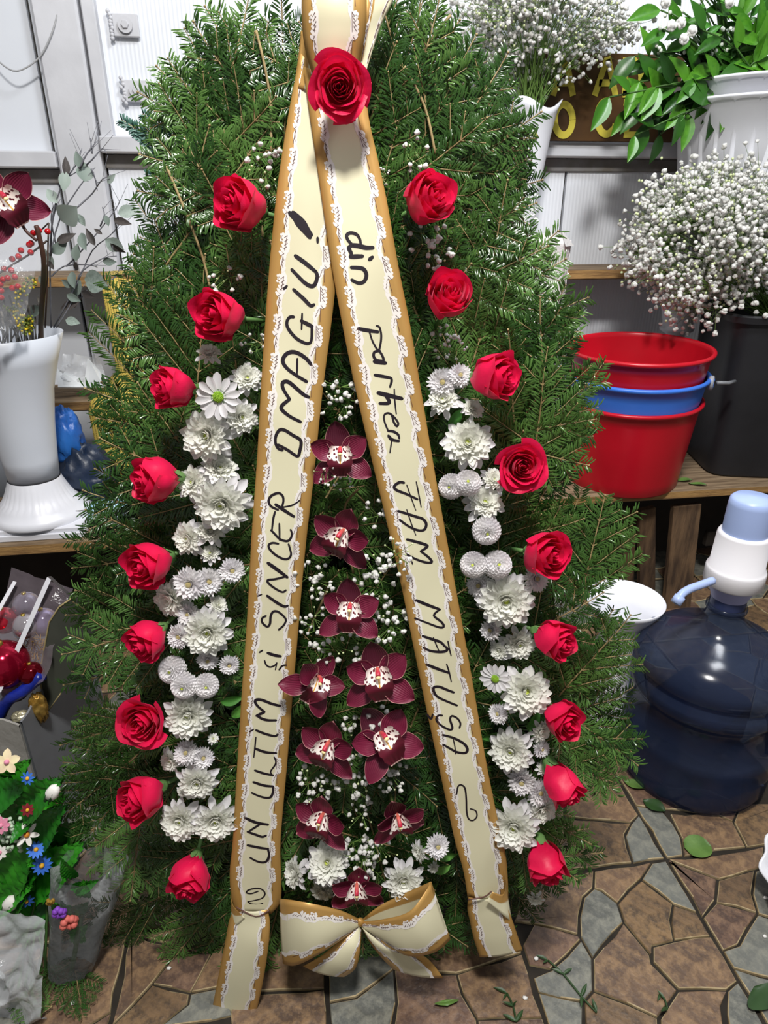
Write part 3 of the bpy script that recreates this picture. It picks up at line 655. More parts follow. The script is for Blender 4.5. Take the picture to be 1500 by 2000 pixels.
# --- white scalloped dish at the right edge, leaves and scraps on the floor
sc0 = F(1530, 1700)
t = thing('scalloped_dish', 'white scalloped plastic dish lying tilted on the floor at the right edge', 'dish', sc0); t.rotation_euler = (math.radians(38), math.radians(-12), 0)
rs = R(80, sc0); b = MB()
b.lathe([(0, .02), (rs*.5, .02), (rs*.8, .035), (rs, .06), (rs*1.02, .064), (rs*.97, .066), (rs*.7, .042), (0, .03)], 72, fn=lambda r, z, q, j: (r*(1+(.06*math.cos(9*q) if j > 1 else 0)), z+.03)); b.build('shell', M_white, t)
M_fl = [mat('fallen_leaf_olive', '5f7f3c', .5, '4d6d30', 30, .2, 80), mat('fallen_leaf_dark', '2f4a24', .45, '263e1e', 30)]
def flat_leaf(px, py, lpx, wpx, ang, m, lab, round_=False, name='fallen_leaf', zz=0):
    p = F(px, py, zz); L0 = R(lpx, p)*1.1; W0 = R(wpx, p)*1.35; b = MB()
    def fn(u, v):
        s = u*2-1; wd = (math.sqrt(max(0, 1-(2*v-1)**2)) if round_ else math.sin(PI*v)**.8)*W0/2
        return (s*wd, (v-.5)*L0, .003+abs(s)*.003+.002*math.sin(v*5))
    b.grid(fn, 6, 12); o = b.build(name, m); o.location = p; o.rotation_euler = (0, 0, math.radians(ang)); tag(o, lab, 'leaf', 'leaves fallen on the floor'); return o
flat_leaf(1362, 1657, 48, 38, 85, M_fl[0], 'round olive-green leaf lying on the joint of the floor tiles', True)
flat_leaf(1238, 1535, 36, 18, 50, M_fl[0], 'olive-green leaf lying beside the base of the water jug')
flat_leaf(1277, 1576, 40, 24, 40, M_fl[1], 'dark green leaf lying in front of the water jug')
flat_leaf(872, 1962, 12, 36, 0, M_fl[0], 'small narrow green leaf on the floor below the right ribbon tail')
flat_leaf(1492, 1950, 40, 70, 20, M_fl[1], 'dark leaf at the lower right corner of the floor')
flat_leaf(1335, 940, 30, 12, 80, M_fl[0], 'pale green leaf scrap on the plank beside the red buckets', zz=z1R)
flat_leaf(1362, 948, 30, 10, 60, M_fl[0], 'green leaf scrap on the plank in front of the black tub', zz=z1R)
M_pet = mat('white_petal_scrap', 'dedcd8', .6)
for i, (px, py) in enumerate(((1047, 1873), (1025, 1950), (1488, 1535), (1495, 1755), (330, 1892), (142, 1960), (182, 1870), (1493, 1830))):
    b = MB(); b.ball((0, 0, .002), .0035, 6, 4, sc=(1.3, 1, .6), jit=.2); o = b.build('petal_scrap', M_pet); o.location = F(px, py)
    tag(o, 'tiny white petal scrap '+['on the floor right of the ribbon tail','by the short cut stem near the bottom edge','by the wall side of the water jug','beside the scalloped dish','on the brown stone left of the left ribbon tail','near the fir sprig at lower left','beside the plastic wrap joint','on the slate stone below the scalloped dish'][i], 'petal', 'tiny white petal scraps on the floor')
DKL = leaf_mesh('leaf', M_fl[1], W=.3, fold=.25, curl=.2)
def floor_stem(pts, lab, fr=6):
    p0 = F(*pts[0]); t = thing('cut_stem', lab, 'stem', p0, 'cut green stems on the floor'); b = MB(); q = [F(x, y)+Vector((0, 0, .003))-p0 for x, y in pts]; b.tube(smoothpts(q, 4), .0016, 6); b.build('stem', M_fl[1], t)
    for k in range(fr):
        i = k % len(q); put_leaf(q[i]+p0, Vector((random.uniform(-1, 1), random.uniform(-1, 1), .25)), (0, 0, 1), random.uniform(.012, .022), t, me=DKL)
floor_stem([(1070, 1878), (1100, 1905), (1135, 1948), (1165, 1980)], 'longer cut green stem with a withered leaf, lying right of the ribbon tail', 7)
floor_stem([(990, 1942), (1002, 1968), (1008, 1998)], 'short cut green stem with curled leaves at the bottom edge of the floor', 6)
floor_stem([(1290, 1942), (1298, 1955), (1303, 1972)], 'tiny dark green stem scrap on the large brown floor stones', 3)
# ================================================================ BACKGROUND, LEFT SIDE
# --- tall white vase on square plinth
random.seed(5)
vb = P(84, 1005, 1.62); vb.z = z1L
t = thing('tall_vase', 'tall white plastic vase on a round fluted foot and square plinth at left', 'vase', vb)
h_t = PR(22, 652, vb)-z1L; h_n = PR(76, 930, vb)-z1L
rf = R(92, vb)
b = MB(); b.box((0, 0, .008), (rf*2.02, rf*1.75, .016), bev=.002); b.box((0, 0, .021), (rf*1.92, rf*1.66, .012), bev=.002); b.build('plinth', M_white, t, smooth='auto')
b = MB(); pr = [(rf*.95, .026), (rf*.97, .033), (rf*.9, .045), (rf*.82, .052), (rf*.8, .058), (rf*.68, .072), (rf*.6, .09), (rf*.53, h_n-.01), (rf*.5, h_n)]
b.lathe(pr, 96, fn=lambda r, z, q, j: (r*(1+(.018*math.cos(32*q) if j in (5, 6) else 0)), z)); b.build('foot', M_white, t)
rn = R(45, Vector((vb.x, vb.y, h_n+z1L))); rt_ = R(112, Vector((vb.x, vb.y, h_t+z1L)))
M_vase = mat('satin_white_plastic', 'd6dbe4', .3, 'cfd5df', 4)
b = MB(); b.lathe([(0, h_n), (rn*1.02, h_n), (rn*1.1, lerp(h_n, h_t, .15)), (rn*1.28, lerp(h_n, h_t, .4)), (rn*1.5, lerp(h_n, h_t, .62)), (lerp(rn*1.5, rt_, .5), lerp(h_n, h_t, .82)), (rt_, h_t), (rt_-.003, h_t+.001), (rn*1.4, lerp(h_n, h_t, .6)), (rn*.9, lerp(h_n, h_t, .1)), (0, lerp(h_n, h_t, .1))], 64); b.build('body', M_vase, t)
vtop = Vector((vb.x, vb.y, z1L+h_t))
# --- eucalyptus / dried foliage
ME = mat('eucalyptus_leaf', '8f9c94', .55, '76847c', 10, rnd=.9); MD = mat('dried_dark_leaf', '4d4744', .6, '3f3a38', 10, rnd=.5); MT = mat('dry_twig', '6e6f76', .6, '55565c', 12)
LE = [leaf_mesh('leaf', ME, W=.62, fold=.12, curl=.1), leaf_mesh('leaf', MD, W=.42, fold=.2, curl=.1)]
t = thing('eucalyptus_branches', 'grey-green dried eucalyptus twigs with oval leaves standing in the tall vase', 'foliage', vtop)
YL = 1.60; b = MB()
twigs = [[(100, 640), (98, 480), (110, 400), (124, 355), (160, 330)], [(98, 500), (118, 425), (160, 358), (165, 355)], [(145, 410), (180, 378), (200, 350), (225, 340)],
 [(105, 640), (150, 555), (180, 490), (215, 460), (240, 430)], [(150, 555), (160, 530), (200, 505), (228, 500)], [(100, 500), (102, 430), (118, 370), (150, 320), (160, 290)], [(160, 330), (180, 312), (200, 290), (208, 300)],
 [(130, 520), (150, 500), (190, 455), (225, 410), (235, 390)], [(110, 640), (135, 600), (155, 560)], [(155, 330), (170, 300), (190, 275)], [(196, 442), (204, 420), (200, 405)], [(100, 540), (125, 520), (170, 517), (190, 522)], [(145, 600), (178, 560), (220, 545), (228, 535)], [(178, 330), (186, 350), (190, 372)], [(180, 300), (177, 270)], [(110, 480), (100, 430), (105, 400)]]
for tw in twigs:
    pts = smoothpts([P(x, y, YL+random.uniform(-.02, .02)) for x, y in tw], 3); n = len(pts); b.tube(pts, [lerp(.0019, .0007, i/n) for i in range(n)], 5)
    for k in range(3):
        e = pts[-1]+Vector((random.uniform(-.02, .03), 0, random.uniform(0, .035))); b.tube([pts[-2-k], e], .0005, 4)
b.build('twig', MT, t, origin=vtop)
lv = [((112, 397), (92, 370), 0), ((120, 432), (145, 408), 0, 1.5), ((152, 418), (165, 440), 0), ((102, 495), (128, 475), 0), ((110, 475), (144, 457), 1), ((128, 335), (124, 370), 0), ((130, 345), (128, 308), 1), ((160, 330), (148, 298), 0), ((165, 355), (166, 320), 0, 1.5), ((230, 418), (268, 408), 0), ((222, 430), (252, 436), 1), ((186, 480), (168, 448), 1), ((200, 458), (184, 447), 1), ((158, 455), (165, 485), 0), ((148, 510), (150, 478), 0), ((105, 520), (88, 490), 0), ((140, 530), (143, 560), 0, 1.2), ((150, 528), (148, 513), 1, 1.3), ((165, 545), (206, 555), 0, 1.4), ((200, 560), (217, 557), 1), ((158, 548), (140, 578), 0), ((160, 570), (180, 580), 1, 1.4), ((140, 560), (120, 548), 0), ((130, 575), (155, 588), 0), ((128, 625), (153, 630), 0), ((80, 600), (55, 615), 0), ((75, 540), (90, 555), 0, 1.3), ((95, 510), (104, 525), 1, 1.6), ((205, 468), (240, 488), 0, 1.2), ((215, 475), (243, 494), 1), ((200, 510), (225, 512), 0), ((205, 420), (212, 440), 0), ((210, 358), (223, 342), 0, .8), ((155, 590), (118, 602), 1)]
for l in lv:
    p0, p1 = P(*l[0], YL-.01), P(*l[1], YL-.015+random.uniform(-.02, .02)); s = (p1-p0).length*1.1; wsc = l[3] if len(l) > 3 else 1.0
    d = (p1-p0).normalized(); nn = Vector((random.uniform(-.5, .5), -1, random.uniform(-.3, .5))); x = d.cross(nn).normalized(); z = x.cross(d).normalized()
    M_ = Matrix((x*s*wsc, d*s, z*s)).transposed().to_4x4(); M_.translation = p0-vtop; link('leaf', LE[l[2]], t, M=M_)
# --- dried seed heads crowd at the rim
b = MB()
for k in range(60):
    p = vtop+Vector((random.uniform(-.05, .075), random.uniform(-.04, .03), -.02)); e = p+Vector((random.uniform(-.01, .03), random.uniform(-.02, .01), random.uniform(.04, .11)))
    b.tube([p, lerp(p, e, .6)+Vector((.004, 0, 0)), e], [.0016, .0014, .003], 5, mi=0)
o = b.build('dried_stalks', [mat('dried_stalk', '7b766d', .8, '3d3a36', 50)]); o['kind'] = 'stuff'; tag(o, 'dense grey dried stalks packed in the mouth of the tall vase', 'dried flowers')
# --- red berries
MB_ = mat('red_berry', 'b3121a', .25); t = thing('berry_branch', 'brown twig of red berries leaning out of the tall vase', 'berries', vtop)
b = MB(); b.tube(smoothpts([P(92, 470, YL-.03), P(60, 495, YL-.04), P(20, 520, YL-.05), P(-20, 545, YL-.06)], 4), .002, 6); b.tube([P(88, 640, YL-.02), P(92, 560, YL-.03), P(95, 435, YL-.03)], .002, 6); b.tube([P(75, 455, YL-.03), P(95, 435, YL-.03)], .0015, 5); b.build('twig', mat('berry_twig', '3c2c22', .6), t, origin=vtop)
br = MB(); br.ball((0, 0, 0), 1, 12, 8); brm = br.build('berry', MB_, mesh_only=True)
for (x, y) in ((65, 455), (76, 450), (93, 452), (61, 475), (57, 478), (60, 493), (41, 489), (36, 501), (24, 506), (8, 525), (22, 528), (6, 546), (15, 543), (29, 541), (24, 563), (1, 555), (2, 568), (2, 581), (35, 560)):
    p = P(x, y, YL-.05); link('berry', brm, t, M=Matrix.Translation(p-vtop) @ Matrix.Scale(R(6, p), 4))
# --- goldenrod
t = thing('goldenrod_sprig', 'green sprig with tiny yellow flowers standing in the tall vase', 'flowers', vtop)
b = MB(); by = MB()
for st in ([(55, 645), (32, 590), (50, 562), (62, 548)], [(50, 645), (38, 620), (20, 605)], [(48, 640), (55, 625), (55, 630)]):
    pts = smoothpts([P(x, y, YL-.06) for x, y in st], 4); b.tube(pts, .0016, 5)
    for p in pts:
        for j in range(6): (by if random.random() < .4 else b).ball(p+Vector([random.uniform(-.009, .009) for _ in range(3)]), .0028, 5, 3)
b.build('stem', mat('goldenrod_green', '6d7c2c', .6), t, origin=vtop); by.build('blossoms', mat('goldenrod_yellow', 'd8bd1c', .6), t, origin=vtop, kind='stuff')
# --- cellophane sleeve beside the vase
M_film = film('clear_cellophane', 'dfe3ea', .86, .1)
def crumple(name, lab, corners, m, parent=None, amp=.012, n=14, seed=0, cat='plastic wrap'):
    c = [Vector(p) for p in corners]; og = c[0]; b = MB()
    nn = (c[1]-c[0]).cross(c[3]-c[0]).normalized()
    def fn(u, v):
        p = lerp(lerp(c[0], c[1], u), lerp(c[3], c[2], u), v); q = p*18+Vector((seed, 0, 0))
        return p + nn*(amp*((1-min(1, abs(noise.noise(q*.8))*2.2))**2.5*1.3-.4+.6*abs(noise.noise(q*2.1+Vector((3, 1, 2)))))) 
    b.grid(fn, n, n); o = b.build(name, m, parent, origin=og if not parent else parent.location)
    if not parent: o.location = og; tag(o, lab, cat)
    return o
crumple('cellophane_sleeve', 'clear cellophane sleeve around the berries at the left edge', [P(-30, 690, YL-.12), P(45, 655, YL-.11), P(78, 470, YL-.08), P(-20, 500, YL-.1)], M_film, amp=.02, seed=3)
# --- white paper, dark cards on the shelf
crumple('cellophane_sheet', 'crumpled clear cellophane lying on the plank beside the tall vase', [P(118, 757, z2Y+.05), P(212, 757, z2Y+.05), P(195, 700, z2Y+.09), P(122, 690, z2Y+.09)], film('bright_cellophane', 'f2f4f6', .55, .15), amp=.02, seed=8)
for i, (a_, b_, c_, d_, lab) in enumerate((((114, 758), (168, 758), (160, 742), (112, 722), 'white folded paper lying on the plank beside the tall vase, left piece'), ((164, 758), (204, 758), (196, 726), (172, 700), 'white folded paper standing on the plank, right piece'))):
    b = MB(); pts = [P(*a_, z2Y+.03), P(*b_, z2Y+.03), P(*c_, z2Y+.06), P(*d_, z2Y+.06)]; b.poly(pts, .004); b.v = [v-pts[0] for v in b.v]; o = b.build('folded_paper', mat('white_paper', 'd9dcde', .6), smooth=False); o.location = pts[0]; tag(o, lab, 'paper', 'folded papers on the plank')
# --- yellow printed wrapping paper draped over the steps
def printmat():
    m = mat('yellow_printed_paper', 'd9bf5c', .6, 'd0b552', 5); nt = m.node_tree; N = nt.nodes; L_ = nt.links; b = N['Principled BSDF']; src = b.inputs['Base Color'].links[0].from_socket
    uv = N.new('ShaderNodeUVMap'); sep = N.new('ShaderNodeSeparateXYZ'); L_.new(uv.outputs[0], sep.inputs[0])
    def mth(op, a, c=None, v=None):
        n = N.new('ShaderNodeMath'); n.operation = op; L_.new(a, n.inputs[0])
        if c is not None: L_.new(c, n.inputs[1])
        if v is not None: n.inputs[1].default_value = v
        return n.outputs[0]
    fx = mth('FRACT', mth('MULTIPLY', sep.outputs[0], v=150)); rowm = mth('LESS_THAN', fx, v=.42)
    no = N.new('ShaderNodeTexNoise'); no.inputs['Scale'].default_value = 1; mp = N.new('ShaderNodeMapping'); mp.inputs['Scale'].default_value = (150, 420, 1); L_.new(uv.outputs[0], mp.inputs[0]); L_.new(mp.outputs[0], no.inputs[0])
    wd = mth('GREATER_THAN', no.outputs['Fac'], v=.46); blk = mth('GREATER_THAN', mth('FRACT', mth('MULTIPLY', sep.outputs[1], v=11)), v=.07)
    fac = mth('MULTIPLY', mth('MULTIPLY', rowm, wd), blk)
    fac = mth('MULTIPLY', fac, v=.75); mx = N.new('ShaderNodeMix'); mx.data_type = 'RGBA'; mx.inputs['B'].default_value = col('4a3a1c')
    L_.new(fac, mx.inputs['Factor']); L_.new(src, mx.inputs['A']); L_.new(mx.outputs['Result'], b.inputs['Base Color']); return m
M_print = printmat()
xl = [(P(197, 552, z3Y-.02), .34), (P(228, 728, z2Y+.16), .34), (P(215, 738, z2Y+.12), .34), (P(176, 782, z2Y-.012), .38), (P(172, 800, z2Y-.015), .38), (P(196, 912, z2Y-.03), .36), (P(205, 960, z2Y-.03), .36)]
xl[0:0] = [(P(197, 538, z3Y+.05)+Vector((0, 0, .008)), .34)]
b = MB(); og = xl[0][0].copy(); acc = [0]
for i in range(1, len(xl)): acc.append(acc[-1]+(xl[i][0]-xl[i-1][0]).length)
o_ = 0
for i, (p, wdt) in enumerate(xl):
    for k in range(9):
        q = p+Vector((wdt*k/8, 0, .004*math.sin(k*1.3+i))); b.v.append(q-og); b.uv[len(b.v)-1] = (wdt*k/8, acc[i])
for i in range(len(xl)-1):
    for k in range(8): a = i*9+k; b.f.append((a, a+1, a+10, a+9)); b.m.append(0)
o = b.build('wrapping_paper', M_print); o.location = og; so = o.modifiers.new('thick', 'SOLIDIFY'); so.thickness = .0008
tag(o, 'yellow wrapping paper with rows of dark print draped down the steps of the stand', 'paper')
# --- blue bags under the second plank
def blob(name, lab, c, rad, m, seed, cat='bag', zmin=None):
    b = MB(); b.ball((0, 0, 0), 1, 40, 24); vs = []
    for v in b.v:
        n_ = abs(noise.noise(v*2.2+Vector((seed, 0, 0))))*.5+abs(noise.noise(v*5+Vector((0, seed, 0))))*.22; f = 1.02-n_*.9
        q = Vector((v.x*rad[0], v.y*rad[1], v.z*rad[2]))*f; q.z = max(q.z, zmin if zmin is not None else q.z); vs.append(q)
    b.v = vs; o = b.build(name, m); o.location = c; tag(o, lab, cat); return o
c = P(150, 850, 1.70); blob('plastic_bag', 'crumpled bright blue plastic bag behind the tall vase', P(128, 862, 1.74), (.05, .05, .10), mat('blue_bag', '1c4f9e', .35, '2763ad', 8, .6, 20), 1.3, zmin=-.12)
c = P(160, 905, 1.70); blob('plastic_bag', 'crumpled dark navy plastic bag filling the space behind the tall vase', Vector((c.x, 1.72, z1L+.075)), (.085, .07, .10), mat('navy_bag', '1a2434', .4, '232f45', 8, .8, 25), 4.1, zmin=-.07)
c = P(172, 975, 1.6); blob('plastic_bag', 'light blue and white plastic bag beside the foot of the tall vase', Vector((c.x+.04, 1.62, z1L+.02)), (.06, .05, .035), mat('pale_blue_bag', '8fc2de', .4, 'c6dbe6', 6), 2.2, zmin=-.019)

# --- torn box with wrapped christmas baubles
bxc = F(108, 1650)          # nearest lower corner
t = thing('cardboard_box', 'torn grey-white cardboard box holding Christmas baubles under the left plank', 'box', bxc)
topz = PR(85, 1395, bxc)
lft = F(-190, 1600); rgt = F(215, 1440)
M_bx = mat('grey_coated_cardboard', '83868b', .35, '777a80', 6, .3, 14); M_bi = mat('inner_cardboard', '4c4f46', .6, '3a3d36', 6); M_be = mat('torn_edge', 'a39468', .8)
def wall_panel_(a, c, z0, z1, m, nm='side_panel', lean=0):
    b = MB(); d = (c-a); n = Vector((0, 0, 1)).cross(d).normalized(); k = 12; vs = []; 
    for i in range(k+1):
        p = lerp(a, c, i/k); zz = z1+(noise.noise(Vector((p.x*30, p.y*30, z1)))*.01)
        for th in (0, .004):
            vs += [p+n*th+Vector((0, 0, z0))-bxc, p+n*th+Vector((0, 0, zz))+n*lean-bxc]
    fs = []
    for i in range(k):
        o = i*4; fs += [(o, o+4, o+5, o+1), (o+2, o+3, o+7, o+6), (o+1, o+5, o+7, o+3)]
    b.add(vs, fs); return b.build(nm, m, t, smooth=False)
wall_panel_(bxc, lft, 0, topz, mat('crinkled_cardboard', 'a3a19c', .5, '908e89', 7, 1.0, 22)); wall_panel_(rgt, bxc, 0, topz+.005, M_bx)
bk = rgt+(lft-bxc); wall_panel_(bk, rgt, 0, topz, M_bx); wall_panel_(lft, bk, 0, topz, M_bx)
# standing torn flap
fa = [(92, 1392), (80, 1340), (82, 1290), (96, 1215), (116, 1185), (145, 1165), (175, 1175), (190, 1260), (180, 1330), (125, 1345)]
yb = bxc.y+.05; fp = [P(x, y, yb+.03) for x, y in fa]; b = MB(); b.poly([p-bxc for p in fp], .004, n=Vector((0, 1, 0))); b.build('flap', M_bi, t, smooth=False)
b = MB(); b.tube([p-bxc for p in fp[:6]], .0016, 6); b.tube([fp[-1]-bxc, fp[0]-bxc], .0012, 6); b.build('torn_edge', M_be, t)
# baubles
for (x, y, r, m, lab, dy) in ((8, 1298, 48, mat('crimson_bauble', 'a11030', .12, metal=.7), 'large glossy crimson bauble in the box at the left edge', .0), (62, 1316, 24, mat('dark_red_bauble', '6d0718', .1, metal=.7), 'small dark red shiny bauble in the box', -.01), (8, 1212, 26, mat('red_bauble', 'c02a3c', .12, metal=.6), 'upper red bauble behind the cellophane at the left edge', .06),
    (52, 1182, 26, mat('smoke_bauble', '8d8898', .08, metal=.5), 'silver grey bauble behind the cellophane, upper one', .08), (85, 1215, 28, mat('lilac_bauble', '9a8fae', .08, metal=.5), 'lilac bauble behind the cellophane next to the torn flap', .06), (50, 1222, 24, mat('pearl_bauble', 'a8a2a8', .08, metal=.5), 'pearl grey bauble in the middle of the box', .04), (30, 1345, 26, mat('maroon_bauble', '4b0a1a', .15, metal=.6), 'dark maroon bauble low in the box', .03)):
    p = P(x, y, yb+.02+dy); rr = R(r, p); o = thing('christmas_bauble', lab, 'bauble', p-Vector((0, 0, rr)), 'Christmas baubles in the box'); b = MB(); b.ball((0, 0, rr), rr, 28, 16); b.build('ball', m, o)
    b = MB(); b.lathe([(0, rr*2.12), (rr*.16, rr*2.12), (rr*.18, rr*1.94)], 12); b.build('cap', mat('bauble_cap', 'b49a4a', .3, metal=.9), o)
b = MB()
for k in range(120):
    p = P(random.uniform(40, 85), random.uniform(1245, 1290), yb+.05); e = p+Vector([random.uniform(-.02, .02) for _ in range(3)]); b.tube([p, lerp(p, e, .5)+Vector((0, .004, .004)), e], .0007, 3, cap=False)
og = P(60, 1270, yb+.05); b.v = [v-og for v in b.v]; o = b.build('gold_straw', mat('gold_straw', 'a5803a', .5)); o.location = og; o['kind'] = 'stuff'; tag(o, 'tangle of golden straw behind the baubles in the box', 'straw')
# blue foil, gold foil
b = MB(); pts = [P(-10, 1420, yb-.005), P(12, 1372, yb-.005), P(45, 1350, yb-.005), P(82, 1318, yb)]; b.tube(smoothpts(pts, 4), .011, 8); og = pts[0]; b.v = [v-og for v in b.v]; o = b.build('blue_foil_roll', mat('blue_foil', '1b2e9c', .25, '14206e', 20, .6, 60)); o.location = og; tag(o, 'strip of shiny blue foil lying across the front of the box', 'foil')
blob('gold_foil', 'crumpled gold foil wrapper at the corner of the box', P(76, 1382, yb), (.017, .016, .036), mat('gold_foil_', 'a57a2c', .25, 'c8a45a', 30, .8, 60, metal=.6), 5, 'foil')
blob('gold_foil', 'crumpled silver-gold ribbon scrap at the top of the crinkled box side', P(40, 1400, yb-.02), (.018, .014, .012), mat('silver_foil_', '8a8468', .25, 'd8d2b4', 60, .8, 80, metal=.5), 9, 'foil')
# striped cellophane pack
sh = crumple('striped_cellophane', 'clear striped cellophane sheet standing over the baubles in the box', [P(-40, 1400, yb-.01), P(88, 1330, yb-.01), P(142, 1150, yb+.10), P(20, 1108, yb+.10)], film('rosy_cellophane', 'c9b9c4', .84, .1), amp=.01, seed=5)
ms = mat('white_stripe', 'cfcfd6', .5)
for a_, c_, wd in (((-2, 1350), (97, 1128), 9), ((-30, 1240), (30, 1135), 7), ((97, 1125), (142, 1166), 7)):
    p, q = P(*a_, yb-.022 if wd == 9 else yb+.02), P(*c_, yb+.085); b = MB(); stroke_mesh(b, [p-sh.location, q-sh.location], R(wd, p)/2, Vector((0, -1, .2)).normalized(), .002); b.build('stripe', ms, sh, smooth=False)

# --- artificial flower bouquet
random.seed(31)
bqc = F(40, 1995); 
t = thing('artificial_bouquet', 'artificial bouquet of serrated green leaves with blue, white and pink flowers at lower left', 'flowers', bqc)
M_al = mat('artificial_leaf', '35911f', .35, '1f6d16', 9, rnd=.7); AL = [leaf_mesh('leaf', M_al, W=.5, fold=.2, curl=.18, ser=1, nv=28, nu=6, vein=1), leaf_mesh('leaf', M_al, W=.6, fold=.1, curl=.3, ser=1, nv=28, nu=6, vein=1)]
YBQ = .80
hub = P(20, 1720, YBQ+.02)
LVS = [((60, 1600), (20, 1640)), ((90, 1700), (60, 1735)), ((0, 1770), (45, 1720)), ((70, 1760), (30, 1790)), ((100, 1660), (60, 1690)), ((90, 1560), (55, 1600)), ((10, 1540), (35, 1500)), ((5, 1590), (38, 1555)), ((40, 1580), (95, 1535)), ((20, 1640), (80, 1590)), ((60, 1640), (104, 1592)), ((50, 1690), (135, 1640)), ((80, 1715), (138, 1665)), ((20, 1740), (98, 1720)), ((40, 1770), (120, 1745)), ((10, 1790), (85, 1775)), ((0, 1840), (60, 1815)), ((-10, 1730), (30, 1685)), ((0, 1690), (60, 1640)), ((40, 1730), (118, 1705)), ((-20, 1620), (25, 1600)), ((60, 1610), (85, 1575)), ((-20, 1760), (40, 1745)), ((20, 1810), (80, 1790)), ((-30, 1660), (28, 1690)), ((-20, 1840), (30, 1850)), ((70, 1590), (110, 1570)), ((-30, 1560), (20, 1545))]
for i, (a_, c_) in enumerate(LVS):
    dy = random.uniform(-.03, .05); p0, p1 = P(*a_, YBQ+dy+.02), P(*c_, YBQ+dy-.02); s = (p1-p0).length*1.12
    put_leaf(p0-(p1-p0)*.12, p1-p0, Vector((random.uniform(-.3, .3), -1, .7)), s*1.0, t, me=AL[i % 2])
b = MB(); 
for k in range(8): e = P(random.uniform(0, 100), random.uniform(1560, 1800), YBQ+.03); b.tube(smoothpts([bqc+Vector((.01*k-.04, .05, 0)), lerp(bqc, e, .5)+Vector((0, .06, 0)), e], 3), .002, 5)
b.build('stem', M_stem, t, origin=bqc)
pm = MB(); pm.grid(lambda u, v: ((u*2-1)*.17*math.sin(PI*min(1, .1+v*.9))**.6, .15+.85*v, .1*v-.15*v*v+abs(u*2-1)*.03), 3, 5)
def petals(px, py, r, n, m, mc, name, face=(0, -1, .5), dy=0, wide=1, crn=.25):
    p = P(px, py, YBQ-.03+dy); rr = R(r, p); f = Vector(face).normalized(); Q = f.to_track_quat('Z', 'Y').to_matrix(); b = MB()
    for k in range(n):
        Rm = Matrix.Rotation(2*PI*k/n, 3, 'Z'); b.add([p-bqc + Q @ (Rm @ Vector((v.x*rr*wide, v.y*rr, v.z*rr))) for v in pm.v], pm.f, 0)
    b.ball(p-bqc+f*rr*.08, rr*crn, 10, 6, mi=1); b.build(name, [m, mc], t)
mb_ = mat('blue_cloth_petal', '3d78d6', .6, '2f63c2', 30); my_ = mat('yellow_core', 'd9a32c', .6); mw_ = mat('white_cloth_petal', 'e6e4de', .6); mp_ = mat('pink_cloth_petal', 'd98aa4', .6); mc_ = mat('cream_cloth_petal', 'e8dfae', .6, 'e3b9b4', 14)
petals(82, 1690, 20, 12, mb_, my_, 'blue_daisy', (.2, -1, .5)); petals(70, 1660, 18, 12, mb_, my_, 'blue_daisy', (.5, -.3, 1)); petals(54, 1520, 15, 9, mb_, my_, 'blue_daisy', (-.2, -1, .4)); petals(52, 1760, 15, 9, mat('deep_blue_petal', '27509c', .6), my_, 'blue_daisy', (.2, -1, .2))
petals(14, 1488, 26, 5, mc_, mp_, 'cream_flower', (-.1, -1, .6), wide=1.9, crn=.2); petals(52, 1630, 24, 6, mw_, mat('orange_core', 'd98a2f', .6), 'white_lily', (.4, -.7, .6), wide=1.2); petals(2, 1612, 18, 8, mp_, mp_, 'pink_flower', wide=1.6); petals(0, 1665, 15, 8, mw_, mp_, 'white_flower', wide=1.6); petals(54, 1582, 14, 8, mat('dark_red_petal', '7a1624', .6), my_, 'dark_red_flower', wide=1.4)
for px, py, r in ((103, 1548, 17), (20, 1765, 18)):
    p = P(px, py, YBQ-.03)-bqc; rr = R(r, p+bqc); b = MB(); b.lathe([(0, -rr), (rr*.55, -rr*.7), (rr*.75, 0), (rr*.6, rr*.8), (rr*.25, rr*1.15), (0, rr*1.1)], 16, c=p, M=Matrix.Rotation(.6, 4, 'Y'), fn=lambda r_, z, q, j: (r_*(1+.12*math.cos(3*q+j)), z)); b.build('white_rosebud', mw_, t)
    b = MB()
    for k in range(5):
        q = 2*PI*k/5; dv = Vector((math.cos(q)*.6, math.sin(q)*.6, .3)); b.tube([p+Vector((-rr*.5, 0, -rr)), p+Vector((-rr*.5, 0, -rr))+dv*rr*.8, p+dv*rr*1.1], [rr*.2, rr*.22, .0005], 5)
    b.build('bud_calyx', mat('calyx_green', '1f4a24', .5), t)
b = MB()
for k in range(60):
    c_ = P(random.uniform(-5, 45), random.uniform(1595, 1665), YBQ-.02+random.uniform(-.01, .01))-bqc; b.ball(c_, .0035, 5, 3, jit=.3)
b.build('baby_breath_filler', mat('pale_green_filler', 'b9cdb4', .6), t, kind='stuff')
# --- white plastic wrap under it
crumple('plastic_wrap', 'crumpled translucent white plastic wrap around the stems of the artificial bouquet', [F(-60, 1998, .002), F(92, 1990, .002), P(88, 1800, YBQ-.08), P(-40, 1780, YBQ-.08)], film('milky_wrap', 'e2e5e8', .62, .12), amp=.02, n=60, seed=2)
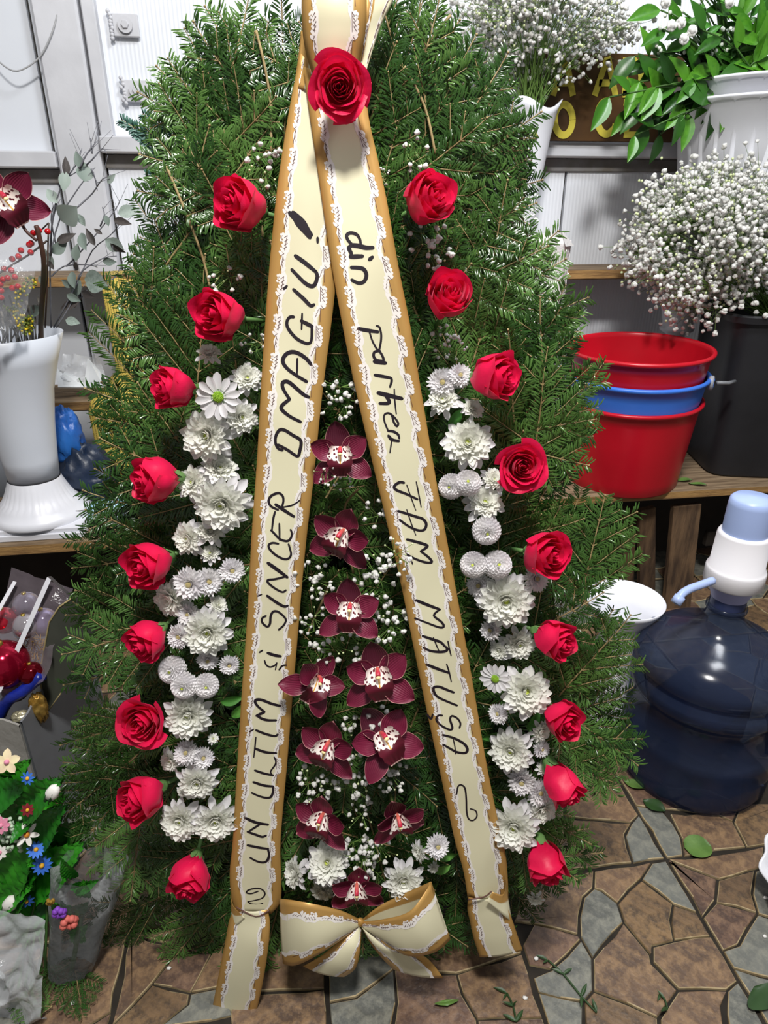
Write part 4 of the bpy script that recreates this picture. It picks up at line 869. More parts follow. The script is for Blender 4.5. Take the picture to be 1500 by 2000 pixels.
# --- second bouquet inside clear plastic cone
b2 = F(140, 1905); t = thing('wrapped_bouquet', 'small bouquet with purple and salmon flowers blurred inside a clear plastic cone', 'flowers', b2)
top = P(175, 1690, b2.y+.03)
b = MB(); n = 30
def cone(u, v):
    q = 2*PI*u; r0 = lerp(R(42, b2), R(72, top), v)*(1+.10*noise.noise(Vector((math.cos(q)*2, math.sin(q)*2, v*4)))); c_ = lerp(Vector((0, 0, .01)), top-b2+Vector((0, 0, 0)), v); return c_+Vector((r0*math.cos(q), r0*.6*math.sin(q), .012*noise.noise(Vector((q*2, v*5, 1)))))
b.grid(cone, 30, 12); b.build('plastic_cone', film('hazy_cellophane', 'b2b6b8', .86, .15), t)
b = MB(); tipp = P(243, 1715, b2.y)-b2; a1 = P(205, 1650, b2.y+.02)-b2; a2 = P(205, 1760, b2.y+.0)-b2; a3 = P(175, 1700, b2.y)-b2
b.grid(lambda u, v: lerp(lerp(a1, a2, u), tipp, v*.98)+Vector((0, -.02*math.sin(u*PI)*(1-v), 0)), 8, 8); b.build('plastic_corner', film('hazy_cellophane_2', 'c0c4c6', .88, .1), t)
for px, py, r, m, nm in ((115, 1785, 15, mat('purple_petal', '7a3fae', .6), 'purple_flower'), (135, 1802, 18, mat('salmon_petal', 'c9665c', .6), 'salmon_flower'), (98, 1762, 9, mat('ochre_petal', '8a6a1c', .6), 'yellow_flower')):
    p = P(px, py, b2.y-.015)-b2; rr = R(r, p+b2); b = MB()
    for k in range(9): q = k*2.4; b.ball(p+Vector((math.cos(q)*rr*.55, random.uniform(-.3, .3)*rr, math.sin(q)*rr*.55)), rr*.42, 8, 5)
    b.build(nm, m, t)
for k in range(9):
    p = P(random.uniform(130, 190), random.uniform(1700, 1850), b2.y+.02); put_leaf(p, Vector((random.uniform(-.6, .6), -.2, random.uniform(.2, 1))), (0, -1, .3), .05, t, me=AL[0])
b = MB(); b.tube([Vector((0, 0, .004)), (top-b2)*.55], .004, 6); b.build('stem', M_stem, t)
# --- orchid bloom stem in the tall vase is added with the orchids
# ================================================================ THE FUNERAL SPRAY (fir, ribbon, roses, chrysanthemums, orchids)
TILT = math.radians(11.5)
FH = Vector((math.sin(YAW), math.cos(YAW), 0))
WV = FH*math.sin(TILT)+Vector((0, 0, 1))*math.cos(TILT); WN = -FH*math.cos(TILT)+Vector((0, 0, 1))*math.sin(TILT); WU = RT.copy()
WO = F(700, 1890)+FH*.03
WM = Matrix((WU, WV, WN)).transposed().to_4x4(); WM.translation = WO
WI = WM.inverted()
def L(px, py, w=0.0):
    d = ray(px, py); t = ((WO+WN*w)-CAMP).dot(WN)/d.dot(WN); return WI @ (CAMP+d*t)
CAML = WI @ CAMP
def Wm(px, p): return R(px, WM @ Vector(p))
spray = thing('fir_funeral_spray', 'tall teardrop-shaped funeral spray of dark green fir branches standing on the tiled floor', 'funeral wreath', M=WM)
# --- frame behind: straw backing, near-black for shade between branches, and wooden easel legs
outline = [(690, -60), (520, 30), (400, 230), (330, 420), (285, 640), (235, 860), (215, 1120), (215, 1400), (240, 1640), (300, 1800), (440, 1900), (700, 1925), (930, 1880), (1060, 1740), (1130, 1560), (1150, 1300), (1110, 1050), (1060, 820), (1020, 600), (985, 360), (930, 200), (850, 40)]
oc = Vector((690, 900))
b = MB(); n_ = len(outline); core = []
for x, y in outline:
    q = Vector((x, y)); q = oc+(q-oc)*.88; core.append(L(q.x, q.y, -.05))
for p in core: p.y = max(p.y, .012)
b.poly(core, -.02, n=Vector((0, 0, 1))); b.build('straw_backing', mat('shade_dark_backing', '10160b', .95, '0a0d07', 20), spray, smooth=False)
b = MB(); b.box((-.22, .62, -.085), (.03, 1.24, .02)); b.build('easel_leg', M_plank, spray, smooth=False)
b = MB(); b.box((.22, .62, -.085), (.03, 1.24, .02)); b.build('easel_leg', M_plank, spray, smooth=False)
foot = WI @ (WO+FH*.42); topb = Vector((0, .95, -.09)); dz_ = topb-foot
b = MB(); b.tube([foot+Vector((0, .012, 0)), topb], .012, 8); b.build('easel_leg', M_plank, spray)

# --- fir branches
M_tw = mat('fir_twig', 'a08d62', .65, '7c6842', 30)
def needlemat(name, a, c_, rough=.26):
    m = mat(name, a, rough, c_, 3, rnd=1.3, spec=.55)
    return m
M_nd = needlemat('fir_needles', '28481a', '4d7033'); M_ns = needlemat('spruce_needles', '3b6458', '5a8378', .5)
def branch(seed, Ln=.2, side=5, blue=False, dens=.0027, nl=.0190, curve=.1):
    random.seed(seed); st, nd = MB(), MB()
    def needle(p, t, up, sd, ln):
        a = math.radians(random.uniform(42, 68)); lift = random.uniform(.0, .5) if not blue else random.uniform(-.2, 1)
        d = (t*math.cos(a)+sd*math.sin(a)+up*lift*.6).normalized(); wd = up.cross(d).normalized()*.00105; bend = up*(-ln*.10)
        e = p+d*ln; m = p+d*ln*.5+up*ln*.06; q = up*.0004
        nd.add([p, m-wd, m+q, m+wd, e+bend-wd*.5, e+bend+wd*.5], [(0, 1, 2), (0, 2, 3), (1, 4, 2), (2, 4, 5), (2, 5, 3)])
    def shoot(p0, d, ln, r0):
        up = Vector((0, 0, 1)); pts = []; k = max(4, int(ln/.012)); p = p0.copy(); dd = d.copy()
        for i in range(k+1):
            pts.append(p.copy()); dd = (dd+Vector((random.uniform(-.04, .04), random.uniform(-.04, .04)+curve*.02, random.uniform(-.03, .02)))).normalized(); p += dd*(ln/k)
        st.tube(pts, [lerp(r0, r0*.45, i/k) for i in range(k+1)], 5, cap=False)
        st.ball(pts[-1], r0*1.1, 5, 3)
        s = .004
        while s < ln:
            i = min(int(s/ln*k), k-1); f = s/ln*k-i; q = lerp(pts[i], pts[i+1], f); t = (pts[i+1]-pts[i]).normalized(); sd = up.cross(t).normalized()
            l_ = nl*random.uniform(.82, 1.1)*(1 if s < ln-.02 else .8)*(.75 if s < .012 else 1)
            needle(q, t, up, sd, l_); needle(q+t*.0007, t, up, -sd, l_)
            if random.random() < (.28 if not blue else 1): needle(q, t, (up+sd*random.uniform(-1, 1)).normalized(), (sd if random.random() < .5 else -sd)*.6+up*.5, l_*.85)
            s += dens
        return pts
    main = shoot(Vector((0, 0, 0)), Vector((1, 0, .05)), Ln, .0017)
    for i in range(side):
        f = .12+.70*i/max(1, side-1)*.95; idx = int(f*(len(main)-1))
        for sg in (-1, 1):
            if random.random() < .12: continue
            a = math.radians(random.uniform(38, 52)); ln = Ln*(1-f)*random.uniform(.5, .68)+.012
            shoot(main[idx], Vector((math.cos(a), sg*math.sin(a), random.uniform(-.02, .1))), ln, .0011)
    return st.build('twig', M_tw, mesh_only=True), nd.build('needles', M_ns if blue else M_nd, mesh_only=True)
BR = [branch(100+i, Ln=l_, side=s_) for i, (l_, s_) in enumerate(((.20, 5), (.18, 5), (.16, 4), (.22, 6), (.13, 3), (.15, 3)))]
BRL = [.20, .18, .16, .22, .13, .15]
BB = branch(200, Ln=.10, side=1, blue=True, nl=.012, dens=.0013)
def set_branch(me, p, ang, lift, roll, sc=1.0):
    """p base (local), ang image angle (deg, 90 = up), lift toward the viewer"""
    a = math.radians(ang); d = Vector((math.cos(a)*math.cos(lift), math.sin(a)*math.cos(lift), math.sin(lift)))
    up = Vector((0, 0, 1)); y = up.cross(d).normalized(); z = d.cross(y).normalized()
    M_ = Matrix((d*sc, y*sc, z*sc)).transposed().to_4x4() @ Matrix.Rotation(roll, 4, 'X'); M_.translation = p
    o = link('fir_branch', me[0], spray, M=M_); link('needles', me[1], o, kind='stuff'); return o
random.seed(77)
def inside(x, y, pl):
    c = False; j = len(pl)-1
    for i in range(len(pl)):
        if (pl[i][1] > y) != (pl[j][1] > y) and x < (pl[j][0]-pl[i][0])*(y-pl[i][1])/(pl[j][1]-pl[i][1])+pl[i][0]: c = not c
        j = i
    return c
def place_tip(px, py, ang, k=None, w=None, lift=None, sc=1.0, roll=None):
    k = random.randrange(len(BR)) if k is None else k; w = random.uniform(-.03, .03) if w is None else w
    lift = random.uniform(.0, .3) if lift is None else lift
    tip = L(px, py, w+BRL[k]*sc*math.sin(lift)); a = math.radians(ang); c_ = BRL[k]*sc*math.cos(lift)
    base = Vector((tip.x-math.cos(a)*c_, tip.y-math.sin(a)*c_, w))
    if base.y < .02: base.y = .02
    return set_branch(BR[k], base, ang, lift, random.uniform(-.4, .4) if roll is None else roll, sc)
edge = [(365, 60, 130, 1), (395, 20, 120, 0), (335, 150, 140, 0), (310, 120, 135, 2), (268, 188, 152, 0), (268, 300, 165, 3), (300, 345, 160, 4), (272, 395, 178, 1), (256, 480, 145, 3), (262, 500, 165, 4), (228, 575, 160, 2), (235, 620, 150, 4), (228, 670, 150, 1), (240, 540, 120, 5), (165, 765, 158, 0), (200, 745, 120, 4), (190, 860, 150, 3), (192, 825, 170, 5), (158, 975, 165, 1), (180, 925, 155, 3), (135, 1060, 178, 0), (165, 1010, 160, 5), (140, 1120, 188, 3), (125, 1200, 182, 2), (150, 1165, 172, 5), (118, 1285, 192, 3), (133, 1350, 200, 1), (122, 1455, 195, 0), (150, 1420, 185, 4), (125, 1530, 210, 3), (118, 1605, 222, 0), (150, 1570, 200, 2), (155, 1668, 232, 1), (190, 1700, 220, 5), (262, 1745, 215, 3), (120, 1846, 203, 3), (330, 1890, 235, 0), (380, 1905, 240, 1), (260, 1820, 220, 2), (420, 1910, 250, 5), (505, 1950, 265, 4), (520, 1905, 260, 5), (600, 1900, 268, 2), (720, 1900, 272, 1), (830, 1890, 280, 4),
 (880, 25, 60, 1), (850, -10, 75, 0), (930, 60, 60, 3), (985, 100, 58, 0), (1000, 160, 45, 2), (1045, 200, 40, 1), (1040, 255, 35, 3), (1055, 335, 15, 5), (1030, 300, 30, 0), (1050, 400, 20, 2), (1085, 445, 40, 0), (1070, 480, 25, 4), (1108, 510, 30, 2), (1142, 562, 28, 1), (1125, 600, 45, 5), (1118, 660, 40, 2), (1140, 610, 15, 3), (1120, 720, 50, 4), (1158, 745, 40, 0), (1160, 700, 60, 5), (1162, 800, 15, 1), (1158, 860, 0, 2), (1135, 915, -5, 3), (1150, 905, -12, 4), (1240, 992, 28, 0), (1190, 970, 80, 2), (1222, 1050, 15, 1), (1218, 1115, -12, 4), (1175, 1085, 20, 3), (1225, 1195, 62, 0), (1180, 1180, 70, 5), (1230, 1240, 25, 1), (1210, 1300, 10, 3), (1240, 1350, 38, 2), (1250, 1425, 8, 5), (1255, 1480, -30, 1), (1215, 1560, -48, 3), (1225, 1400, 0, 4), (1195, 1535, -20, 2), (1160, 1630, -20, 5), (1175, 1660, 10, 4), (1130, 1710, -35, 0), (1090, 1750, -45, 2), (1060, 1790, -50, 1), (960, 1870, -60, 3), (910, 1895, -75, 4), (1000, 1830, -50, 5)]
for x, y, a, k in edge: place_tip(x, y, a, k, w=random.uniform(-.025, .015), lift=random.uniform(.0, .2))
fill = [(690, -120), (470, -40), (370, 130), (320, 330), (275, 560), (215, 800), (175, 1050), (165, 1400), (170, 1600), (250, 1780), (440, 1900), (700, 1900), (930, 1870), (1060, 1740), (1150, 1600), (1200, 1400), (1180, 1100), (1110, 850), (1080, 600), (1010, 360), (960, 120), (860, -60)]
pts_ = []
y = -90; row = 0
while y < 1900:
    x = 150+(row % 2)*44
    while x < 1260:
        px, py = x+random.uniform(-26, 26), y+random.uniform(-26, 26)
        if inside(px, py, fill): pts_.append((px, py))
        x += 88
    y += 84; row += 1
random.shuffle(pts_)
for px, py in pts_:
    cy = 1500 if py > 1500 else 1500-(1500-py)*.0
    a = math.degrees(math.atan2(-(py-1430)-(0 if py < 1430 else -0), (px-690)*1.25))
    a += random.gauss(0, 26)
    k = random.randrange(len(BR)); w_ = random.uniform(-.035, .02); lf = min(random.uniform(.0, .38), math.asin(max(0.02, (.040-w_)/BRL[k])) if (.040-w_) < BRL[k] else .38)
    place_tip(px, py, a, k=k, w=w_, lift=lf, roll=random.uniform(-.3, .3))
print('branches', sum(1 for c_ in spray.children if c_.name.startswith('fir_branch')))
# bluish spruce tip upper left, and brown woody stems showing
for px, py, a in ((240, 236, 150), (270, 262, 140), (282, 225, 150)):
    tip = L(px, py, -.02); d = math.radians(a); base = Vector((tip.x-math.cos(d)*.1, tip.y-math.sin(d)*.1, -.02)); o = set_branch(BB, base, a, 0.02, 0); o.name = 'spruce_twig'; o['label'] = 'bluish spruce twig at the upper left edge of the spray'
for stp in ([(500, 60), (515, 120), (528, 200), (530, 300)], [(325, 325), (365, 420), (395, 500), (410, 560)], [(375, 415), (400, 380), (418, 365)], [(640, 1150), (600, 1240)], [(790, 130), (830, 210), (850, 300)], [(700, 955), (672, 1000), (690, 1120)], [(880, 30), (840, 80), (790, 150)]):
    b = MB(); b.tube(smoothpts([L(x, y, .035) for x, y in stp], 5), [.0018]*2+[.0016]*(5*(len(stp)-1)-1), 7); b.build('woody_stem', M_tw, spray)
# loose twigs on the floor at left
for px, py, sc_, lab in ((150, 1905, .6, 'short dark fir sprig lying on the tiles at lower left'), (105, 1975, .5, 'fir sprig tip lying at the bottom left of the floor'), (155, 1880, .55, 'fir sprig lying beside the plastic wrap at lower left')):
    p = F(px, py)+Vector((0, 0, .012)); t = thing('fir_sprig', lab, 'fir sprig', p, 'loose fir sprigs on the floor')
    M_ = Matrix.Rotation(random.uniform(0, 6), 4, 'Z') @ Matrix.Scale(sc_, 4); o = link('twig', BB[0], t, M=M_); link('needles', BB[1] if sc_ < 0 else BR[4][1], t, kind='stuff', M=M_)

# ---------------------------------------------------------------- the ribbon
WR = .078
M_rib1 = bpy.data.materials.new('satin_ribbon'); M_rib1.use_nodes = True
nt = M_rib1.node_tree; N = nt.nodes; L_ = nt.links; bs_ = N['Principled BSDF']; bs_.inputs['Roughness'].default_value = .42; bs_.inputs['Specular IOR Level'].default_value = .5
uv = N.new('ShaderNodeUVMap'); sp_ = N.new('ShaderNodeSeparateXYZ'); L_.new(uv.outputs[0], sp_.inputs[0])
rp = N.new('ShaderNodeValToRGB'); cr = rp.color_ramp; cr.interpolation = 'LINEAR'
gold, gold2, white_, cream = col('ae8442'), col('bb9252'), col('d9d3cc'), col('d8d3b3')
cr.elements[0].position = 0; cr.elements[0].color = gold; cr.elements[1].position = 1; cr.elements[1].color = gold
for p_, c_ in ((.03, gold2), (.185, gold2), (.205, cream), (.5, cream), (.795, cream), (.815, gold2), (.97, gold2)):
    e_ = cr.elements.new(p_); e_.color = c_
L_.new(sp_.outputs[0], rp.inputs[0]); L_.new(rp.outputs[0], bs_.inputs['Base Color'])
me_ = N.new('ShaderNodeMath'); me_.operation = 'SUBTRACT'; me_.inputs[1].default_value = .5; L_.new(sp_.outputs[0], me_.inputs[0])
ab = N.new('ShaderNodeMath'); ab.operation = 'ABSOLUTE'; L_.new(me_.outputs[0], ab.inputs[0]); gt = N.new('ShaderNodeMath'); gt.operation = 'GREATER_THAN'; gt.inputs[1].default_value = .3; L_.new(ab.outputs[0], gt.inputs[0])
ml = N.new('ShaderNodeMath'); ml.operation = 'MULTIPLY'; ml.inputs[1].default_value = .3; L_.new(gt.outputs[0], ml.inputs[0]); L_.new(ml.outputs[0], bs_.inputs['Metallic'])
M_lace = mat('white_lace_print', 'e6e1dc', .5); M_line = mat('brown_lace_lines', '5a3c34', .6); M_ink = mat('black_ink', '1d141d', .45)
ribbon = thing('memorial_ribbon', 'long cream and gold satin ribbon with handwritten black lettering hanging down the fir spray', 'ribbon', M=WM)
def edgecurve(pts, w):
    out = [L(p[0], p[1], p[2] if len(p) > 2 else w) for p in pts]; return out
def resample(pts, n):
    ac = [0]
    for i in range(1, len(pts)): ac.append(ac[-1]+(pts[i]-pts[i-1]).length)
    out = []; j = 0
    for k in range(n+1):
        s = ac[-1]*k/n
        while j < len(pts)-2 and ac[j+1] < s: j += 1
        f = (s-ac[j])/max(1e-9, ac[j+1]-ac[j]); out.append(lerp(pts[j], pts[j+1], f))
    return out, ac[-1]
def sheet(name, A, B, parent, w=WR, n=60, m=8, bow=0, lace=True, smooth_=True, lo=0, hi=1, u0=0, u1=1, fl=1, wrinkle=.0, flip=False):
    """ribbon surface lofted between two edges; lace print laid on it"""
    A = edgecurve(A, w); B = edgecurve(B, w)
    if smooth_: A = smoothpts(A, 6); B = smoothpts(B, 6)
    A, la = resample(A, n); B, lb = resample(B, n)
    def ev(t, s):
        s = min(max(s, 0), .9999)*n; i = int(s); f = s-i; a = lerp(A[i], A[i+1], f); c_ = lerp(B[i], B[i+1], f); p = lerp(a, c_, t)
        p = p+Vector((0, 0, 1))*(bow*math.sin(PI*t)+wrinkle*noise.noise(Vector((p.x*14, p.y*9, 2.2))))
        return p
    b = MB(); b.grid(lambda u, v: ev(u, v), m, n)
    k = 0
    for j in range(n+1):
        for i in range(m+1): b.uv[k] = (lerp(u0, u1, i/m), j/n); k += 1
    o = b.build(name, M_rib1, parent)
    so = o.modifiers.new('thickness', 'SOLIDIFY'); so.thickness = .0003; so.offset = -1
    if lace:
        wid = (ev(.5, .5)-ev(.5, .5)).length; wid = (A[n//2]-B[n//2]).length; ln = (la+lb)/2; per = .56*.082; npz = max(1, int(ln/per)); wh = MB(); li = MB()
        def nrm(t, s): 
            d1 = ev(min(t+.01, 1), s)-ev(max(t-.01, 0), s); d2 = ev(t, min(s+.004, .999))-ev(t, max(s-.004, 0)); q = d2.cross(d1); q = q.normalized() if q.length > 1e-12 else Vector((0, 0, 1))
            return q if (q.z >= 0) != (fl < 0) else -q
        def pt(t, ss, h): return ev(t, ss/ln)+nrm(t, ss/ln)*h
        def blob2(t, ss, lt, ls, ang, h, B_, seg=8):
            vs = [pt(t, ss, h)]; 
            for q in range(seg):
                a = 2*PI*q/seg; x, y2 = math.cos(a)*ls, math.sin(a)*lt; x, y2 = x*math.cos(ang)-y2*math.sin(ang), x*math.sin(ang)+y2*math.cos(ang)
                vs.append(pt(t+y2/.082, ss+x, h))
            B_.add(vs, [(0, 1+q, 1+(q+1) % seg) for q in range(seg)])
        def lne(a, c_, h, w_):
            p, q = pt(a[0], a[1], h), pt(c_[0], c_[1], h); d = q-p; s_ = nrm(a[0], a[1]/ln).cross(d).normalized()*w_ if d.length > 1e-9 else Vector((0, 0, 0)); li.add([p-s_, p+s_, q+s_, q-s_], [(0, 1, 2, 3)])
        for side in (0, 1):
            T = (lambda t: t) if side == 0 else (lambda t: 1-t); sg = 1 if side == 0 else -1
            K = npz*14; prev = None
            for i in range(K+1):      # wavy white core band
                ss = min(ln*.999, ln*i/K); ph = 2*PI*ss/per; c_ = .212+.028*math.sin(ph+side*2); hw = .028+.010*math.sin(ph*3)
                a = (T(c_-hw), T(c_+hw+.012), ss)
                if prev: wh.add([pt(prev[0], prev[2], .0004), pt(prev[1], prev[2], .0004), pt(a[1], a[2], .0004), pt(a[0], a[2], .0004)], [(0, 1, 2, 3)])
                prev = a
            for i in range(npz):
                s0 = per*i+per*.1
                for j in range(10):   # leaflets along the sprig
                    ss = s0+per*.9*j/10
                    if ss > ln*.985: continue
                    c_ = .205+.03*math.sin(2*PI*ss/per+side*2); outw = -1 if j < 6 else .6
                    blob2(T(c_+outw*.038), ss, .0021, .0042, sg*(-.9*outw), .0005, wh, 7)
                    if j % 5 < 4: lne((T(c_+.004), ss-.001), (T(c_+outw*.042), ss+.0026), .0007, .0003)
                for j in range(2): c_ = .205+.03*math.sin(2*PI*(s0+j*per/2)/per+side*2); lne((T(c_), s0+per*.5*j), (T(c_-.02), s0+per*.5*j+per*.35), .0007, .00032)
                for j in range(3): blob2(T(.135+.012*(j % 2)), s0+j*.0030, .0017, .0017, 0, .0005, wh, 6)
                lne((T(.14), s0+.001), (T(.15), s0+.006), .0007, .0002)
        wh.build('lace_print', M_lace, o, smooth=False, kind='stuff'); li.build('lace_lines', M_line, o, smooth=False, kind='stuff')
    return o, ev
# left strip and right strip (edges traced on the hanging plane)
LA = [(588, 105), (570, 185), (551, 300), (538, 400), (523, 560), (512, 720), (503, 880), (492, 1040), (483, 1200), (472, 1360), (463, 1500), (455, 1640), (449, 1700), (452, 1750), (463, 1785, .0745)]
LB = [(625, 150), (640, 220), (660, 330), (662, 420), (657, 540), (645, 650), (628, 780), (613, 930), (600, 1040), (590, 1140), (580, 1260), (568, 1400), (560, 1500), (548, 1640), (549, 1710), (548, 1760), (530, 1785, .0755)]
left_o, evL = sheet('ribbon_strip', LA, LB, ribbon, w=WR-.004, n=110, wrinkle=.003); left_o['label'] = 'left ribbon strip reading UN ULTIM SI SINCER OMAGIU'
RA = [(592, 130), (600, 190), (610, 260), (626, 370), (645, 500), (666, 620), (690, 740), (722, 880), (753, 1010), (783, 1140), (808, 1265), (836, 1400), (862, 1520), (888, 1640), (905, 1700), (913, 1752)]
RB = [(712, 170), (722, 240), (738, 310), (757, 400), (778, 520), (800, 630), (822, 760), (842, 880), (863, 1000), (885, 1120), (905, 1230), (928, 1360), (948, 1480), (970, 1590), (986, 1660), (992, 1720), (993, 1772)]
right_o, evR = sheet('ribbon_strip', RA, RB, ribbon, w=WR+.002, n=110, wrinkle=.003); right_o['label'] = 'right ribbon strip reading din partea FAM. MATUSA'
# gathered ends
ta, _ = sheet('ribbon_tail', [(466, 1776, .088), (450, 1790, .086), (440, 1840, .09), (428, 1900, .09), (414, 1972, .082)], [(522, 1776, .09), (527, 1800, .094), (524, 1850, .1), (513, 1920, .095), (498, 1988, .086)], ribbon, n=34, bow=.004); ta['label'] = 'left ribbon tail reaching the floor'
tb_, _ = sheet('ribbon_tail', [(915, 1752, .082), (913, 1775, .082), (918, 1800, .084), (926, 1835, .086), (937, 1869, .084)], [(975, 1752, .09), (990, 1772, .09), (1000, 1795, .09), (1010, 1825, .088), (1021, 1856, .084)], ribbon, n=24, bow=.004); tb_['label'] = 'right ribbon tail'
for (a_, c_, d_) in (((462, 1772), (500, 1790), (526, 1778)), ((914, 1757), (945, 1752), (960, 1741))):
    b = MB(); b.tube(smoothpts([L(*a_, .092), L(*c_, .094), L(*d_, .093)], 4), .0011, 6); b.build('tie_wire', M_line, ribbon)
# folds at the gathers
sheet('ribbon_fold', [(450, 1748, .082), (455, 1768, .09), (466, 1782, .094)], [(452, 1806, .085), (462, 1808, .092), (478, 1792, .095)], ribbon, n=12, lace=False, u0=.0, u1=.35)
sheet('ribbon_fold', [(984, 1700, .082), (985, 1745, .094), (962, 1742, .098)], [(1000, 1800, .086), (986, 1790, .096), (950, 1760, .1)], ribbon, n=12, lace=False, u0=.0, u1=.35)
# crossing loop at the top
sheet('ribbon_loop', [(593, -70, .1), (589, 10, .105), (592, 70, .1), (602, 120, .093), (622, 175, .088)], [(712, -70, .1), (716, 10, .105), (712, 70, .1), (703, 120, .093), (693, 175, .088)], ribbon, n=34, bow=.012)
sheet('ribbon_loop', [(712, -40, .092), (714, 20, .094), (708, 70, .092), (700, 140, .09)], [(785, -60, .075), (768, 0, .078), (742, 55, .08), (712, 150, .086)], ribbon, n=24, lace=True, u0=.0, u1=.62)
sheet('ribbon_loop', [(588, 60, .07), (583, 110, .072), (574, 170, .073)], [(622, 60, .08), (618, 110, .08), (605, 180, .076)], ribbon, n=12, lace=False, u0=0, u1=.3)
# --- handwriting
def hand(zs, ox, oy, sc_, w, parent):
    for wd, pts in zs:
        b = MB()
        pp = [L(ox+x/sc_, oy+y/sc_, w) for x, y in pts]
        pp = smoothpts(pp, 5) if len(pp) > 2 else [lerp(pp[0], pp[1], i/6) for i in range(7)]
        hw = Wm(wd/sc_/2, pp[0])*1.28; pp = [p+Vector((0, 0, .003*noise.noise(Vector((p.x*14, p.y*9, 2.2))))) for p in pp]; stroke_mesh(b, pp, hw, Vector((0, 0, 1)), 0, taper=lambda t: .82+.18*math.sin(PI*min(1, t*1.1+.05)))
        for e_ in (pp[0], pp[-1]):
            k = 10; b.add([e_]+[e_+Vector((math.cos(2*PI*i/k), math.sin(2*PI*i/k), 0))*hw*.72 for i in range(k)], [(0, 1+i, 1+(i+1) % k) for i in range(k)])
        b.build('brush_stroke', M_ink, parent, smooth=False)
wl, wr2 = WR-.004+.0006, WR+.002+.0006
left_txt = [
 (440, 380, 5.556, [(60, [(735, 215), (790, 285), (840, 350), (885, 415)]), (46, [(700, 200), (760, 260), (800, 330), (920, 465)]), (40, [(735, 195), (840, 290), (890, 370), (935, 440)]), (24, [(1003, 470), (1003, 522)]), (36, [(760, 665), (870, 745), (985, 840)]), (34, [(985, 840), (1000, 890), (975, 975), (930, 995), (860, 955), (785, 880), (722, 815)]), (32, [(740, 1030), (850, 1130), (925, 1205), (965, 1195)]), (24, [(635, 1025), (668, 992)]), (28, [(745, 1328), (700, 1330), (668, 1380), (680, 1450), (760, 1550), (850, 1605), (905, 1615), (935, 1580), (940, 1450)]), (34, [(945, 1432), (825, 1370)]), (18, [(835, 1290), (828, 1460)])]),
 (490, 640, 5.882, [(36, [(688, 420), (640, 360), (560, 302), (480, 278), (410, 300), (368, 360), (378, 420), (440, 490), (540, 560), (640, 620)]), (20, [(533, 355), (528, 555)]), (36, [(665, 800), (600, 765), (480, 660), (420, 620), (370, 628), (362, 670), (385, 730), (445, 822)]), (34, [(445, 822), (362, 890), (356, 940), (450, 1020), (570, 1082)]), (30, [(310, 1345), (420, 1405), (530, 1478), (560, 1420), (572, 1300), (480, 1235), (390, 1178), (330, 1175), (288, 1240), (282, 1320), (310, 1385), (362, 1408)])]),
 (470, 940, 5.882, [(32, [(400, 268), (500, 335), (612, 405)]), (24, [(430, 330), (350, 290), (320, 230), (350, 170), (430, 138), (480, 170), (490, 230), (470, 310)]), (16, [(480, 300), (580, 280), (640, 250), (675, 222)]), (20, [(395, 350), (375, 430), (360, 560)]), (22, [(350, 560), (390, 600), (450, 660), (530, 685), (575, 655), (590, 600), (575, 555)]), (18, [(445, 485), (450, 675)]), (22, [(435, 715), (370, 705), (325, 728), (335, 775), (400, 840), (490, 888), (550, 885), (580, 840), (570, 780), (552, 720)]), (34, [(315, 935), (420, 1010), (535, 1100)]), (22, [(520, 1090), (400, 1120), (318, 1130), (320, 1165), (400, 1230), (480, 1270), (520, 1250)]), (28, [(305, 1312), (420, 1395), (500, 1438), (540, 1430)]), (15, [(200, 1318), (242, 1298)]), (22, [(290, 1548), (250, 1572), (245, 1620), (300, 1672), (335, 1640), (345, 1550), (375, 1498), (430, 1500), (500, 1560), (518, 1605), (490, 1660), (435, 1710)])]),
 (440, 1260, 6.667, [(34, [(550, 108), (640, 138), (720, 150)]), (18, [(440, 100), (485, 72)]), (18, [(510, 205), (530, 260), (580, 290), (640, 270), (670, 235)]), (14, [(670, 235), (650, 325)]), (20, [(700, 325), (740, 275), (795, 262)]), (32, [(710, 795), (600, 765), (480, 715), (410, 708), (390, 740), (430, 800), (510, 870)]), (30, [(510, 872), (405, 918)]), (30, [(420, 920), (480, 960), (560, 982), (660, 985)]), (28, [(400, 1108), (520, 1160), (640, 1192), (678, 1170)]), (16, [(315, 1130), (370, 1095)]), (16, [(398, 1200), (385, 1330), (370, 1465)]), (30, [(385, 1350), (520, 1400), (660, 1412)]), (18, [(635, 1465), (655, 1510), (650, 1560), (590, 1650), (612, 1695)]), (28, [(385, 1635), (500, 1675), (622, 1700)]), (30, [(365, 1785), (500, 1830), (622, 1842)]), (26, [(620, 1842), (622, 1910), (590, 1980), (520, 1988), (430, 1962), (345, 1922)])]),
 (440, 1520, 6.667, [(34, [(265, 515), (400, 575), (555, 605)]), (24, [(450, 600), (300, 695)]), (28, [(290, 695), (400, 735), (480, 762), (530, 745)]), (30, [(290, 872), (430, 902), (560, 920)]), (26, [(555, 920), (570, 1000), (540, 1078), (480, 1098), (400, 1080), (325, 1038)]), (17, [(425, 1482), (340, 1512), (275, 1500), (300, 1465), (390, 1445), (470, 1455), (515, 1510), (480, 1570), (390, 1600), (292, 1615)]), (17, [(292, 1615), (330, 1645), (420, 1655), (485, 1640)])])]
